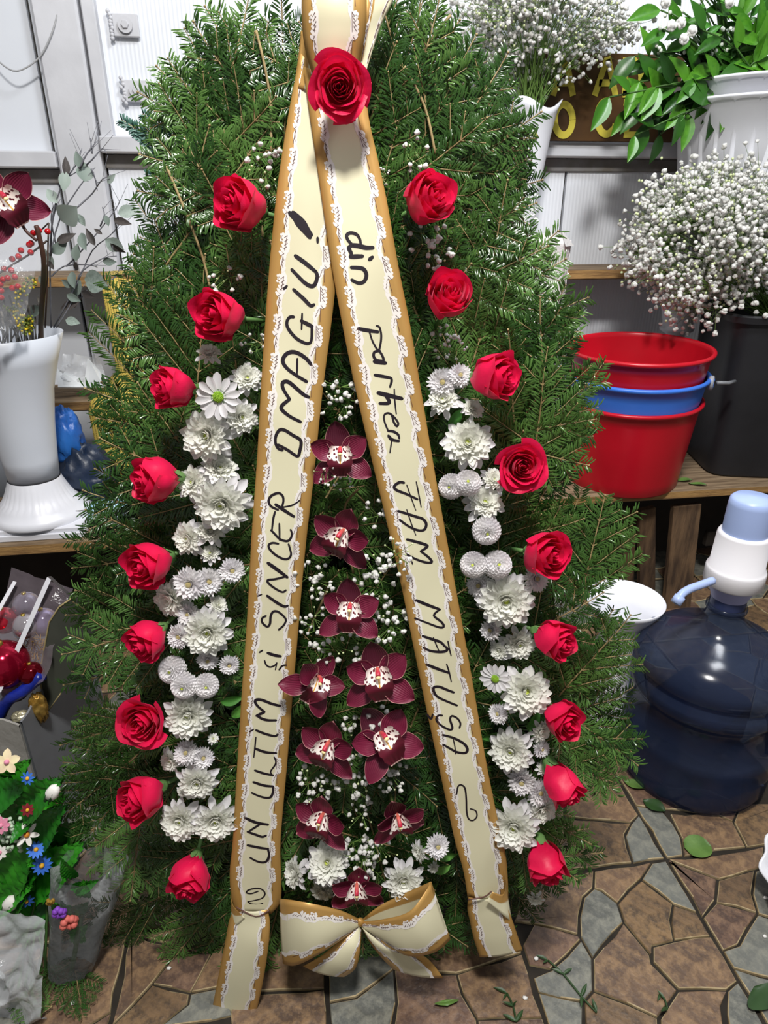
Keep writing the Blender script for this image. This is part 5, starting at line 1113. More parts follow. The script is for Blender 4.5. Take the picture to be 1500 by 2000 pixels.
right_txt = [
 (640, 420, 5.882, [(30, [(285, 345), (235, 290), (218, 235), (260, 205), (330, 222), (368, 275), (380, 335)]), (42, [(270, 345), (360, 355), (440, 375), (520, 375)]), (36, [(285, 345), (242, 378), (270, 440), (262, 470)]), (40, [(258, 480), (400, 472)]), (36, [(478, 512), (515, 482)]), (36, [(270, 602), (350, 605), (410, 620), (442, 670), (440, 720), (410, 768), (350, 780), (275, 745)]), (34, [(350, 1305), (460, 1325), (578, 1342)]), (20, [(560, 1272), (595, 1290), (615, 1380), (605, 1490), (580, 1552), (520, 1460), (482, 1350)]), (26, [(600, 1560), (540, 1572), (528, 1620), (560, 1665), (640, 1672), (625, 1610), (592, 1562)]), (40, [(535, 1682), (600, 1690), (665, 1700)]), (30, [(540, 1838), (640, 1855), (728, 1872)]), (24, [(730, 1870), (735, 1910), (716, 1975)])]),
 (700, 720, 5.882, [(40, [(225, 278), (360, 312), (500, 345)]), (34, [(318, 318), (352, 370), (340, 398), (245, 400)]), (15, [(412, 235), (418, 370), (435, 520)]), (20, [(385, 530), (430, 580), (458, 630), (440, 662), (405, 610), (380, 530), (330, 512), (295, 540), (300, 610), (340, 712)]), (24, [(340, 715), (400, 722), (455, 755), (470, 800)]), (30, [(345, 770), (385, 815), (465, 832)]), (14, [(382, 830), (362, 965)]), (26, [(525, 1310), (470, 1305), (412, 1350), (435, 1392), (550, 1440), (678, 1502)]), (11, [(555, 1335), (605, 1480), (660, 1630)]), (13, [(665, 1300), (695, 1450), (722, 1595)]), (26, [(455, 1635), (560, 1668), (660, 1702), (740, 1730), (780, 1785), (762, 1848), (700, 1862), (590, 1820), (475, 1738)]), (11, [(555, 1620), (605, 1770), (660, 1915)])]),
 (760, 1000, 5.882, [(28, [(205, 315), (330, 350), (430, 385), (430, 410), (365, 455)]), (24, [(365, 455), (460, 530), (490, 580), (420, 582), (300, 540), (195, 482)]), (13, [(262, 570), (268, 600)]), (30, [(310, 1015), (440, 1070), (582, 1122)]), (22, [(582, 1122), (515, 1190), (600, 1262), (628, 1312), (580, 1325), (430, 1272), (295, 1222)]), (26, [(385, 1425), (500, 1462), (590, 1492), (640, 1540)]), (26, [(650, 1545), (668, 1575), (640, 1598), (570, 1605), (470, 1592), (395, 1558)]), (12, [(508, 1440), (540, 1520), (572, 1592)]), (14, [(675, 1480), (692, 1570), (712, 1650)]), (28, [(430, 1750), (560, 1802), (690, 1850)]), (14, [(660, 1745), (690, 1840), (715, 1955)])]),
 (800, 1280, 5.556, [(24, [(480, 408), (400, 375), (320, 342), (262, 350), (268, 405), (310, 455), (420, 510), (515, 550)]), (20, [(355, 655), (312, 655), (290, 700), (340, 760), (430, 808), (465, 790), (440, 700), (462, 662), (520, 690), (552, 740), (543, 790)]), (20, [(190, 640), (232, 688), (250, 640)]), (24, [(360, 865), (480, 900), (590, 960), (628, 1020), (600, 1058), (510, 1048), (440, 1012), (365, 970)]), (11, [(470, 900), (490, 980), (500, 1070)]), (15, [(510, 1505), (525, 1420), (560, 1402), (600, 1440), (615, 1560), (620, 1700), (642, 1778), (690, 1793), (730, 1750), (718, 1690), (660, 1668)])])]
for ox, oy, s_, zs in left_txt: hand(zs, ox, oy, s_, wl, left_o)
for ox, oy, s_, zs in right_txt: hand(zs, ox, oy, s_, wr2, right_o)

# --- the bow
bow = thing('ribbon_bow', 'cream and gold satin ribbon bow at the foot of the spray below the lowest orchid', 'bow', M=WM @ Matrix.Translation(L(703, 1800, .07)))
BWT = L(703, 1800, .07)
class _B: pass
def bsheet(*a, **k):
    o, e = sheet(*a, **k); o.location = -BWT; return o
lo1 = bsheet('loop', [(702, 1795, .085), (665, 1778, .115), (610, 1765, .13), (565, 1757, .12), (546, 1756, .1)], [(702, 1808, .085), (660, 1840, .12), (612, 1870, .135), (575, 1886, .125), (553, 1882, .105)], bow, n=26, m=12, bow=.006)
bsheet('loop', [(702, 1795, .08), (650, 1790, .09), (600, 1775, .085), (546, 1756, .1)], [(702, 1805, .08), (650, 1840, .085), (600, 1865, .09), (553, 1882, .105)], bow, n=20, m=8, lace=False)
bsheet('loop', [(705, 1800, .085), (750, 1795, .12), (800, 1780, .14), (832, 1740, .125), (842, 1722, .11)], [(712, 1812, .085), (760, 1848, .12), (800, 1868, .135), (850, 1860, .13), (880, 1835, .11)], bow, n=26, m=12, bow=.006)
bsheet('loop', [(705, 1798, .08), (740, 1770, .085), (790, 1745, .09), (842, 1722, .11)], [(712, 1810, .08), (760, 1825, .085), (820, 1840, .09), (880, 1835, .11)], bow, n=20, m=8, lace=False)
bsheet('tail', [(700, 1802, .085), (672, 1830, .105), (630, 1865, .11), (592, 1887, .1)], [(706, 1812, .085), (704, 1850, .105), (695, 1890, .108), (672, 1908, .1)], bow, n=20, m=8, bow=.005)
bsheet('tail', [(704, 1805, .085), (722, 1840, .1), (745, 1870, .105), (768, 1893, .1)], [(712, 1808, .085), (770, 1850, .115), (830, 1868, .108), (866, 1910, .1)], bow, n=20, m=8, bow=.005)
b = MB(); b.ball(L(703, 1801, .088)-BWT, .0065, 12, 8, sc=(1, 1.1, .8), jit=.1); b.build('knot', M_rib1, bow)
# ================================================================ FLOWERS IN THE SPRAY
ORD = ['first', 'second', 'third', 'fourth', 'fifth', 'sixth', 'seventh', 'eighth', 'ninth', 'tenth', 'eleventh', 'twelfth', 'thirteenth', 'fourteenth', 'fifteenth', 'sixteenth', 'seventeenth', 'eighteenth']
def face_matrix(px, py, w, ang=0, tilt=0, spin=0, scale=1):
    """placed in the spray's plane, facing the room in front, leaning tilt toward image angle ang"""
    p = L(px, py, w); tc = (CAML-p).normalized(); f = (Vector((0, 0, 1))*.5+tc*.5).normalized()
    x = Vector((0, 1, 0)).cross(f).normalized(); y = f.cross(x); a = math.radians(ang)
    lean = x*math.cos(a)+y*math.sin(a); d = (f*math.cos(tilt)+lean*math.sin(tilt)).normalized()
    X = (y.cross(d)).normalized(); Y = d.cross(X)
    M_ = Matrix((X, Y, d)).transposed().to_4x4(); M_.translation = p
    return WM @ M_ @ Matrix.Rotation(spin, 4, 'Z') @ Matrix.Scale(scale, 4)
# ---- roses
def rosemat():
    m = mat('crimson_rose_petal', 'e2164f', .45, 'd20f42', 6, .12, 180, spec=.4); b = m.node_tree.nodes['Principled BSDF']
    b.inputs['Sheen Weight'].default_value = .25; b.inputs['Sheen Roughness'].default_value = .4; b.inputs['Sheen Tint'].default_value = (1, .3, .45, 1); return m
M_rose = petalize(rosemat(), .24, 'f02056'); M_cal = mat('rose_calyx', '6f9458', .5, '557c42', 12)
def rose_petal(Rr, H, W, curl, off, sd, low=0):
    b = MB(); random.seed(sd); ph = random.uniform(0, 6); pinch = random.uniform(.6, 1.2)
    def fn(u, v):
        s = (u*2-1)*1.0; te = v*(1-.24*abs(s)**2.2); wf = .35+.65*math.sin(min(1, v*1.15)*PI/2)
        a = s*W*wf; r = Rr*(.34+.72*math.sin(min(1, v*1.5)*PI/2)-(.10 if Rr < .027 else .02)*max(0, v-.5)*2) + off*s
        z = H*te - low*v; c_ = max(0, v-.66)/.34; cu = curl*(1+.35*math.cos(2*s+ph))
        r += c_*c_*cu + .0009*math.sin(5*s+ph)*v; z -= c_*c_*curl*.55
        z += .0012*math.sin(4*s*pinch+ph)*v*v + (.0022*max(0, 1-abs(s)*3)*v*v*(1 if curl > .003 else 0))
        return (r*math.cos(a), r*math.sin(a), z)
    b.grid(fn, 12, 9); me = b.build('petal', M_rose, mesh_only=True); return me
def rose_kind(seed, openness):
    lay = [(.0022, .045, 2.6, 1, 0, .0007), (.0045, .0455, 1.7, 2, 0, .0009), (.0075, .0455, 1.35, 3, .0005, .001), (.0110, .045, 1.25, 3, .001, .0012), (.0150, .0445, 1.15, 3, .002, .0014), (.0195, .0435, 1.1, 4, .0035, .0016), (.0240, .042, 1.0, 4, .006, .0018), (.0285, .040, .98, 5, .0095, .002)]
    if openness < .5: lay = [(a_, b_*1.12, *c_) for a_, b_, *c_ in lay[:6]]
    elif openness < 1: lay = [(a_, b_*1.10, *c_) for a_, b_, *c_ in lay[:7]]
    out = []; off = 0; random.seed(seed)
    for i, (Rr, H, W, n, cu, of) in enumerate(lay):
        for k in range(n):
            me = rose_petal(Rr*random.uniform(.96, 1.05), H*random.uniform(.97, 1.02), W, cu*random.uniform(.7, 1.35)*(.75 if openness < 1 else 1), of, seed*100+i*10+k)
            out.append((me, off+2*PI*k/n+random.uniform(-.15, .15)))
        off += 1.1
    return out
KIND = {'open': rose_kind(1, 1), 'half': rose_kind(2, .8), 'bud': rose_kind(3, .3)}
b = MB(); b.lathe([(0, -.012), (.004, -.011), (.0075, -.006), (.0085, .0), (.011, .006), (.008, .007)], 16); cal_me = b.build('calyx', M_cal, mesh_only=True)
b = MB(); b.grid(lambda u, v: ((.0085+.012*v-.004*v*v)+.002*0, (u*2-1)*.0045*(1-v)**.7, -.003+.026*v-.016*v*v), 2, 6); sep_me = b.build('sepal', M_cal, mesh_only=True)
b = MB(); b.tube([(0, 0, -.010), (0, 0, -.055)], .0026, 8); stem_me = b.build('stem', M_cal, mesh_only=True)
RAD = {'open': .040, 'half': .032, 'bud': .0245}
roses = [ # cx, cy, width px, kind, lean dir, tilt, label
 (664, 170, 122, 'open', 270, .05, 'large fully open red rose at the top, pinned over the ribbon crossing'),
 (470, 402, 112, 'half', 170, .55, 'red rose left of the ribbon, topmost of the left edge row, beside gypsophila'),
 (430, 617, 108, 'half', 175, .5, 'red rose second from the top down the left edge, above a white chrysanthemum bud'),
 (338, 758, 92, 'half', 178, .75, 'red rose third from the top down the left edge, beside the white daisy flower'),
 (302, 938, 100, 'half', 182, .8, 'red rose fourth from the top down the left edge, long head lying sideways'),
 (292, 1102, 100, 'half', 195, .55, 'red rose fifth from the top down the left edge, turned to lower left'),
 (287, 1250, 84, 'half', 215, .65, 'red rose sixth from the top down the left edge, smaller head'),
 (277, 1412, 104, 'open', 210, .25, 'red rose seventh from the top down the left edge, facing forward'),
 (275, 1557, 98, 'half', 190, .6, 'red rose eighth from the top down the left edge, turned left'),
 (372, 1715, 88, 'half', 255, .65, 'lowest red rose of the left edge, nodding beside the ribbon'),
 (836, 388, 108, 'half', 25, .5, 'red rose topmost of the right edge row, near the ribbon'),
 (876, 580, 100, 'half', 70, .4, 'red rose second from the top down the right edge, with green sepals'),
 (966, 737, 104, 'half', 5, .7, 'red rose third from the top down the right edge, tilted to the right'),
 (1020, 912, 104, 'open', 0, .08, 'red rose fourth from the top down the right edge, open and facing forward'),
 (1065, 1082, 100, 'half', 5, .45, 'red rose fifth from the top down the right edge, beside fir tips'),
 (1083, 1249, 88, 'half', 345, .7, 'red rose sixth from the top down the right edge, leaning right'),
 (1098, 1404, 82, 'half', 335, .5, 'red rose seventh from the top down the right edge'),
 (1098, 1532, 74, 'bud', 305, .85, 'narrow red rosebud eighth from the top down the right edge'),
 (1066, 1687, 90, 'half', 285, .8, 'lowest red rose of the right edge, nodding downwards')]
random.seed(4)
for i, (px, py, wpx, kd, ang, tl, lab) in enumerate(roses):
    w = .092 if i else .118
    sc_ = Wm(wpx/2, L(px, py, w))/(RAD[kd]*(1.0 if tl < .3 else .93)); a = math.radians(ang); tl = min(1.15, tl*1.25)
    offp = .022*sc_*math.sin(tl)*FPX/zc(WM @ L(px, py, w))
    M_ = face_matrix(px+0*offp, py, w, ang, tl, random.uniform(0, 6), sc_) @ Matrix.Translation((0, 0, -.027))
    t = thing('rose', lab, 'rose', M=M_, group='red roses in the spray')
    for me, ro in KIND[kd]: link('petal', me, t, M=Matrix.Rotation(ro, 4, 'Z'))
    link('calyx', cal_me, t); link('stem', stem_me, t)
    for k in range(4): link('sepal', sep_me, t, M=Matrix.Rotation(k*1.5708+.3, 4, 'Z'))
# leaves near some roses
RL = leaf_mesh('rose_leaf', mat('rose_leaf_green', '6f9a5c', .5, '4e7a40', 8), W=.5, fold=.15)
# ---- chrysanthemums
M_mum = mat('white_chrysanthemum_petal', 'f4f2f3', .5, 'ebe8ee', 30); M_mum2 = mat('inner_chrysanthemum_petal', 'f5f5f0', .5, 'eff0e8', 30)
petalize(M_mum, .38, 'f8f7f4'); petalize(M_mum2, .38, 'fafaf2')
M_cen = mat('yellow_green_centre', 'c9d25c', .6, 'a9bd3a', 60); M_dk = mat('button_centre', 'c9c08a', .7, 'a08a5c', 80); M_gc = mat('green_daisy_centre', '8fb52a', .6, '6f9a1e', 60); M_mst = mat('chrysanthemum_stem', '5f8a45', .5)
def mpetal(Ln, W, e0, cup, curl, base=.003, nu=2, nv=5, tipw=.8):
    """petal rising from the centre at elevation e0"""
    def fn(u, v):
        s = u*2-1; wd = W*.5*min(1, .35+v*.95)*(math.sqrt(max(0.02, 1-(max(0, v-.62)/.38)**2.4)))
        x = base+Ln*v*math.cos(e0+curl*v*.5); z = Ln*v*math.sin(e0+curl*v*.5)+abs(s)**2*cup*wd*1.4
        return (x, s*wd, z)
    return fn
def mk(fn, m, nu=2, nv=5, name='petal'): b = MB(); b.grid(fn, nu, nv); return b, b.build(name, m, mesh_only=True)
def ring(b, fn, n, off, jit, nu=2, nv=4, sc=1):
    for k in range(n):
        tmp = MB(); tmp.grid(fn, nu, nv); Rm = Matrix.Rotation(2*PI*(k+off)/n+random.uniform(-jit, jit), 3, 'Z') @ Matrix.Rotation(random.uniform(-.12, .12), 3, 'Y'); s = random.uniform(.9, 1.08)
        b.add([Rm @ (v*s) for v in tmp.v], tmp.f)
def mum_large(seed):
    random.seed(seed); outer = [mk(mpetal(.036, .0135, math.radians(-8), .35, math.radians(-14)), M_mum, 4, 8)[1], mk(mpetal(.034, .0125, math.radians(2), .45, math.radians(10)), M_mum, 4, 8)[1]]
    b = MB()
    for ln, W, e, cu, n in ((.032, .0115, 12, 8, 18), (.029, .0108, 22, 14, 18), (.025, .0098, 33, 22, 17), (.021, .0085, 45, 30, 15), (.0165, .007, 58, 34, 12), (.012, .0055, 70, 30, 9)):
        ring(b, mpetal(ln, W, math.radians(e), .5, math.radians(cu), base=.0022), n, random.random(), .08, 2, 5)
    return outer, b.build('inner_petals', M_mum2, mesh_only=True)
def mum_pompom(seed, disc):
    random.seed(seed); b = MB()
    if disc:
        for i, (e, n, ln) in enumerate(((-12, 24, .0225), (8, 24, .0225), (26, 20, .020), (44, 16, .016), (60, 12, .012))):
            ring(b, mpetal(ln, .0058, math.radians(e), .6, math.radians(24), base=.002), n, random.random(), .05, 2, 4)
    else:
        n = 120
        for k in range(n):
            el = math.asin(lerp(-.30, .995, (k+.5)/n)); az = k*2.39996; e = el-.35
            tmp = MB(); ln = .0112; tmp.grid(mpetal(ln, .0082, e, .7, math.radians(34), base=0), 4, 4)
            o_ = Vector((math.cos(el)*.0125, 0, math.sin(el)*.0125)); Rm = Matrix.Rotation(az, 3, 'Z'); b.add([Rm @ (v+o_) for v in tmp.v], tmp.f)
        b.ball((0, 0, 0), .0128, 12, 8)
    return b.build('petals', M_mum, mesh_only=True)
MUML = [mum_large(s) for s in (11, 12, 13)]; MUMP = [mum_pompom(14, False), mum_pompom(15, False)]; MUMB = [mum_pompom(16, True), mum_pompom(17, True)]
def cen_mesh(r, m, n=40, nm='centre'):
    b = MB(); b.ball((0, 0, .003), r, 12, 6, sc=(1, 1, .5))
    for k in range(n): a = k*2.399; rr = r*math.sqrt(k/n); b.ball((rr*math.cos(a), rr*math.sin(a), .003+r*.5*math.sqrt(max(0, 1-(k/n)))), r*.16, 5, 3)
    return b.build(nm, m, mesh_only=True)
CEN = cen_mesh(.0045, M_cen, 20); CDK = cen_mesh(.005, M_dk, 40); CGR = cen_mesh(.0095, M_gc, 70)
DP = mk(mpetal(.036, .0150, math.radians(4), .25, math.radians(-4), base=.004), M_mum, 4, 8)[1]
b = MB(); b.lathe([(0, -.008), (.006, -.006), (.011, -.001), (.013, .002)], 16); b.tube([(0, 0, -.007), (0, 0, -.05)], .0018, 7); MBASE = b.build('stem', M_mst, mesh_only=True)
RK = {'L': .038, 'S': .036, 'P': .0235, 'B': .0235, 'D': .040}
mums = [ # cx, cy, r, kind, lean dir, tilt
 (408, 692, 27, 'S', 90, .9), (482, 740, 33, 'S', 60, .4), (427, 775, 46, 'D', 200, .15), (470, 815, 37, 'S', 0, .4), (406, 850, 57, 'L', 190, .3), (428, 918, 40, 'S', 60, .7), (378, 942, 37, 'S', 150, .4), (433, 983, 62, 'L', 250, .25), (370, 1052, 38, 'S', 170, .5), (412, 1038, 32, 'S', 80, .6), (411, 1082, 21, 'S', 90, .6), (453, 1114, 25, 'B', 0, .2), (372, 1140, 33, 'B', 180, .2), (407, 1136, 28, 'B', 20, .3), (335, 1168, 42, 'S', 200, .6), (424, 1182, 22, 'S', 30, .8), (370, 1200, 24, 'B', 170, .3), (406, 1233, 54, 'L', 250, .15), (352, 1242, 25, 'B', 190, .3), (406, 1288, 21, 'B', 270, .3), (448, 1298, 20, 'B', 300, .2), (338, 1308, 28, 'P', 180, .2), (361, 1338, 27, 'P', 220, .2), (403, 1339, 25, 'P', 0, .1), (367, 1395, 52, 'L', 260, .2), (335, 1485, 26, 'S', 200, .5), (364, 1470, 24, 'B', 100, .2), (396, 1480, 22, 'B', 20, .3), (416, 1443, 11, 'S', 60, .5), (386, 1525, 42, 'L', 260, .3), (353, 1600, 45, 'L', 220, .3), (421, 1600, 47, 'L', 280, .25), (358, 1545, 14, 'S', 180, .5),
 (865, 748, 30, 'B', 120, .2), (898, 734, 24, 'B', 60, .3), (866, 785, 38, 'S', 110, .7), (922, 800, 25, 'S', 60, .7), (913, 866, 54, 'L', 90, .3), (882, 950, 26, 'P', 180, .3), (914, 944, 27, 'P', 100, .3), (962, 938, 28, 'S', 50, .6), (946, 983, 42, 'S', 80, .5), (950, 1036, 29, 'P', 280, .2), (925, 1103, 27, 'P', 150, .2), (971, 1103, 29, 'P', 60, .2), (936, 1143, 25, 'B', 180, .3), (988, 1172, 60, 'L', 270, .1), (1046, 1130, 26, 'B', 20, .3), (960, 1230, 22, 'B', 180, .5), (1014, 1256, 38, 'S', 300, .3), (975, 1270, 22, 'S', 200, .5), (968, 1325, 32, 'D', 200, .4), (1026, 1350, 54, 'L', 30, .2), (974, 1394, 20, 'B', 170, .5), (1055, 1428, 25, 'S', 330, .6), (998, 1465, 48, 'L', 200, .25), (1018, 1525, 28, 'B', 260, .2), (1056, 1462, 18, 'B', 350, .5), (1060, 1500, 15, 'S', 30, .5), (1052, 1548, 26, 'B', 20, .4), (1058, 1580, 34, 'S', 320, .5), (1003, 1612, 54, 'L', 230, .25), (1046, 1755, 17, 'S', 270, .6),
 (640, 1685, 45, 'L', 120, .35), (578, 1705, 32, 'S', 170, .9), (630, 1738, 27, 'S', 250, .6), (788, 1718, 42, 'L', 280, .2), (820, 1662, 22, 'S', 200, .9), (853, 1652, 24, 'B', 10, .3), (846, 1695, 12, 'S', 330, .5)]
KN = {'L': 'large open white chrysanthemum', 'S': 'smaller loose white chrysanthemum', 'P': 'white pompom chrysanthemum', 'B': 'small button-like white chrysanthemum', 'D': 'white daisy-like chrysanthemum with green centre'}
random.seed(9); cnt = {}
for px, py, r, kd, ang, tl in mums:
    zone = 'left' if px < 500 else ('right' if 850 < px and not (py > 1630 and px < 900) else 'low')
    key = (zone, kd); cnt.setdefault(key, []).append((py, px))
for v in cnt.values(): v.sort()
for px, py, r, kd, ang, tl in mums:
    zone = 'left' if px < 500 else ('right' if 850 < px and not (py > 1630 and px < 900) else 'low')
    i = cnt[(zone, kd)].index((py, px)); 
    lab = KN[kd]+', '+(ORD[i] if i < len(ORD) else 'lowest')+(' from the top in the %s flower column' % zone if zone != 'low' else ' down in the cluster above the bow')
    w = {'L': .072, 'S': .062, 'P': .078, 'B': .070, 'D': .082}[kd]+random.uniform(-.006, .006)
    sc_ = Wm(r, L(px, py, w))/RK[kd]
    M_ = face_matrix(px, py, w, ang, tl, random.uniform(0, 6), sc_)
    t = thing('chrysanthemum', lab, 'chrysanthemum', M=M_, group='white chrysanthemums in the spray')
    link('stem', MBASE, t)
    if kd in 'LS':
        o2, inn = random.choice(MUML); n = 15 if kd == 'L' else 11
        for k in range(n): link('petal', o2[k % 2], t, M=Matrix.Rotation(2*PI*k/n+random.uniform(-.1, .1), 4, 'Z') @ Matrix.Rotation(random.uniform(-.1, .16), 4, 'Y') @ Matrix.Scale(random.uniform(.9, 1.08), 4))
        link('inner_petals', inn, t, kind='stuff', M=Matrix.Scale(1.0 if kd == 'L' else .92, 4)); link('centre', CEN, t, M=Matrix.Translation((0, 0, .003)))
    elif kd == 'D':
        for k in range(14): link('petal', DP, t, M=Matrix.Rotation(2*PI*k/14+random.uniform(-.07, .07), 4, 'Z') @ Matrix.Rotation(random.uniform(-.15, .1), 4, 'Y') @ Matrix.Scale(random.uniform(.9, 1.05), 4))
        link('centre', CGR, t)
    else:
        link('petals', random.choice(MUMP if kd == 'P' else MUMB), t, kind='stuff'); link('centre', CEN if kd == 'P' else CDK, t, M=Matrix.Translation((0, 0, .016 if kd == 'P' else .006)) @ Matrix.Scale(.55 if kd == 'P' else .8, 4))
# leaves among the chrysanthemums
for px, py, a in ((505, 1220, 20), (440, 1265, 300), (452, 1400, 40), (430, 1370, 10), (900, 800, 240), (895, 820, 260), (985, 1430, 200), (1030, 1425, 60), (880, 1690, 200), (850, 1670, 0)):
    p = L(px, py, .045); a = math.radians(a); d = Vector((math.cos(a), math.sin(a), .2)); z = Vector((0, 0, 1)); x = d.cross(z).normalized(); z = x.cross(d).normalized(); s = .035
    M_ = Matrix((x*s, d.normalized()*s, z*s)).transposed().to_4x4(); M_.translation = p; link('chrysanthemum_leaf', LS, spray, M=M_)

# ---- orchids
def orchmat(name, a, c_, edge_='c08a86'):
    m = mat(name, a, .42, c_, 5, .0); nt = m.node_tree; N = nt.nodes; L_ = nt.links; b = N['Principled BSDF']; src = b.inputs['Base Color'].links[0].from_socket
    uv = N.new('ShaderNodeUVMap'); sp_ = N.new('ShaderNodeSeparateXYZ'); L_.new(uv.outputs[0], sp_.inputs[0])
    wv = N.new('ShaderNodeMath'); wv.operation = 'MULTIPLY'; wv.inputs[1].default_value = 75; L_.new(sp_.outputs[0], wv.inputs[0]); sn = N.new('ShaderNodeMath'); sn.operation = 'SINE'; L_.new(wv.outputs[0], sn.inputs[0])
    bp = N.new('ShaderNodeBump'); bp.inputs['Strength'].default_value = .25; bp.inputs['Distance'].default_value = .001; L_.new(sn.outputs[0], bp.inputs['Height']); L_.new(bp.outputs[0], b.inputs['Normal'])
    a1 = N.new('ShaderNodeMath'); a1.operation = 'SUBTRACT'; a1.inputs[1].default_value = .5; L_.new(sp_.outputs[0], a1.inputs[0]); a2 = N.new('ShaderNodeMath'); a2.operation = 'ABSOLUTE'; L_.new(a1.outputs[0], a2.inputs[0]); a3 = N.new('ShaderNodeMath'); a3.operation = 'GREATER_THAN'; a3.inputs[1].default_value = .482; L_.new(a2.outputs[0], a3.inputs[0])
    a4 = N.new('ShaderNodeMath'); a4.operation = 'GREATER_THAN'; a4.inputs[1].default_value = .985; L_.new(sp_.outputs[1], a4.inputs[0]); mxx = N.new('ShaderNodeMath'); mxx.operation = 'MAXIMUM'; L_.new(a3.outputs[0], mxx.inputs[0]); L_.new(a4.outputs[0], mxx.inputs[1])
    mx = N.new('ShaderNodeMix'); mx.data_type = 'RGBA'; mx.inputs['B'].default_value = col(edge_); L_.new(mxx.outputs[0], mx.inputs['Factor']); L_.new(src, mx.inputs['A']); L_.new(mx.outputs['Result'], b.inputs['Base Color']); return m
M_or = orchmat('maroon_orchid_tepal', '661730', '7a2342'); M_or2 = orchmat('dark_orchid_tepal', '451022', '5a172e')
def tepal(Ln, W, cup, curl, m, seed, side=0):
    b = MB(); random.seed(seed); ph = random.uniform(0, 6)
    def fn(u, v):
        s = u*2-1; wd = W*.5*(math.sin(PI*(.06+.94*v)**.85)**.62 if v < 1 else 0)*(.55+.6*v if v < .5 else .85); wd = max(wd, .0004)
        if v > .9: wd *= 1-.35*((v-.9)/.1)
        return (s*wd+side*.004*v*v, Ln*v, cup*(v*v)-(curl*v**3)+(s*s)*W*.16*(1-v*.5)+.0010*math.sin(6*v+ph+s*2))
    b.grid(fn, 10, 14, uv=True); return b.build('tepal', m, mesh_only=True)
TP = {'dorsal': [tepal(.046, .041, .012, .004, M_or2, 1), tepal(.044, .040, .008, .0, M_or, 2)], 'pet': [tepal(.041, .040, .008, .006, M_or, 3), tepal(.042, .037, .012, .004, M_or, 4)], 'sep': [tepal(.046, .038, -.002, .004, M_or, 5), tepal(.047, .035, .004, .008, M_or, 6)]}
# lip: white, spotted, with a frilled dark margin
def lipmat():
    m = mat('orchid_lip', 'efe6df', .5); nt = m.node_tree; N = nt.nodes; L_ = nt.links; b = N['Principled BSDF']
    uv = N.new('ShaderNodeUVMap'); sp_ = N.new('ShaderNodeSeparateXYZ'); L_.new(uv.outputs[0], sp_.inputs[0])
    a1 = N.new('ShaderNodeMath'); a1.operation = 'SUBTRACT'; a1.inputs[1].default_value = .5; L_.new(sp_.outputs[0], a1.inputs[0]); a2 = N.new('ShaderNodeMath'); a2.operation = 'ABSOLUTE'; L_.new(a1.outputs[0], a2.inputs[0])
    vo = N.new('ShaderNodeTexVoronoi'); vo.inputs['Scale'].default_value = 9; L_.new(uv.outputs[0], vo.inputs['Vector'])
    sp2 = N.new('ShaderNodeMath'); sp2.operation = 'LESS_THAN'; sp2.inputs[1].default_value = .38; L_.new(vo.outputs['Distance'], sp2.inputs[0])
    m1 = N.new('ShaderNodeMath'); m1.operation = 'GREATER_THAN'; m1.inputs[1].default_value = .12; L_.new(a2.outputs[0], m1.inputs[0]); m2 = N.new('ShaderNodeMath'); m2.operation = 'MULTIPLY'; L_.new(sp2.outputs[0], m2.inputs[0]); L_.new(m1.outputs[0], m2.inputs[1])
    no = N.new('ShaderNodeTexNoise'); no.inputs['Scale'].default_value = 9; L_.new(uv.outputs[0], no.inputs['Vector']); nn = N.new('ShaderNodeMath'); nn.operation = 'MULTIPLY_ADD'; nn.inputs[1].default_value = .35; nn.inputs[2].default_value = -.17; L_.new(no.outputs['Fac'], nn.inputs[0])
    ed = N.new('ShaderNodeMath'); ed.operation = 'MULTIPLY_ADD'; ed.inputs[1].default_value = .42; L_.new(a2.outputs[0], ed.inputs[0]); L_.new(sp_.outputs[1], ed.inputs[2]); ad = N.new('ShaderNodeMath'); ad.operation = 'ADD'; L_.new(ed.outputs[0], ad.inputs[0]); L_.new(nn.outputs[0], ad.inputs[1])
    g_ = N.new('ShaderNodeMath'); g_.operation = 'GREATER_THAN'; g_.inputs[1].default_value = .58; L_.new(ad.outputs[0], g_.inputs[0])
    mx_ = N.new('ShaderNodeMath'); mx_.operation = 'MAXIMUM'; L_.new(m2.outputs[0], mx_.inputs[0]); L_.new(g_.outputs[0], mx_.inputs[1])
    ln = N.new('ShaderNodeMath'); ln.operation = 'LESS_THAN'; ln.inputs[1].default_value = .03; L_.new(a2.outputs[0], ln.inputs[0])
    mA = N.new('ShaderNodeMix'); mA.data_type = 'RGBA'; mA.inputs['A'].default_value = col('efe6df'); mA.inputs['B'].default_value = col('c9973c'); L_.new(ln.outputs[0], mA.inputs['Factor'])
    mB = N.new('ShaderNodeMix'); mB.data_type = 'RGBA'; mB.inputs['B'].default_value = col('560a20'); L_.new(mx_.outputs[0], mB.inputs['Factor']); L_.new(mA.outputs['Result'], mB.inputs['A'])
    e2 = N.new('ShaderNodeMath'); e2.operation = 'GREATER_THAN'; e2.inputs[1].default_value = .965; L_.new(sp_.outputs[1], e2.inputs[0]); mC = N.new('ShaderNodeMix'); mC.data_type = 'RGBA'; mC.inputs['B'].default_value = col('dcb7b0'); L_.new(e2.outputs[0], mC.inputs['Factor']); L_.new(mB.outputs['Result'], mC.inputs['A']); L_.new(mC.outputs['Result'], b.inputs['Base Color']); return m
M_lip = lipmat()
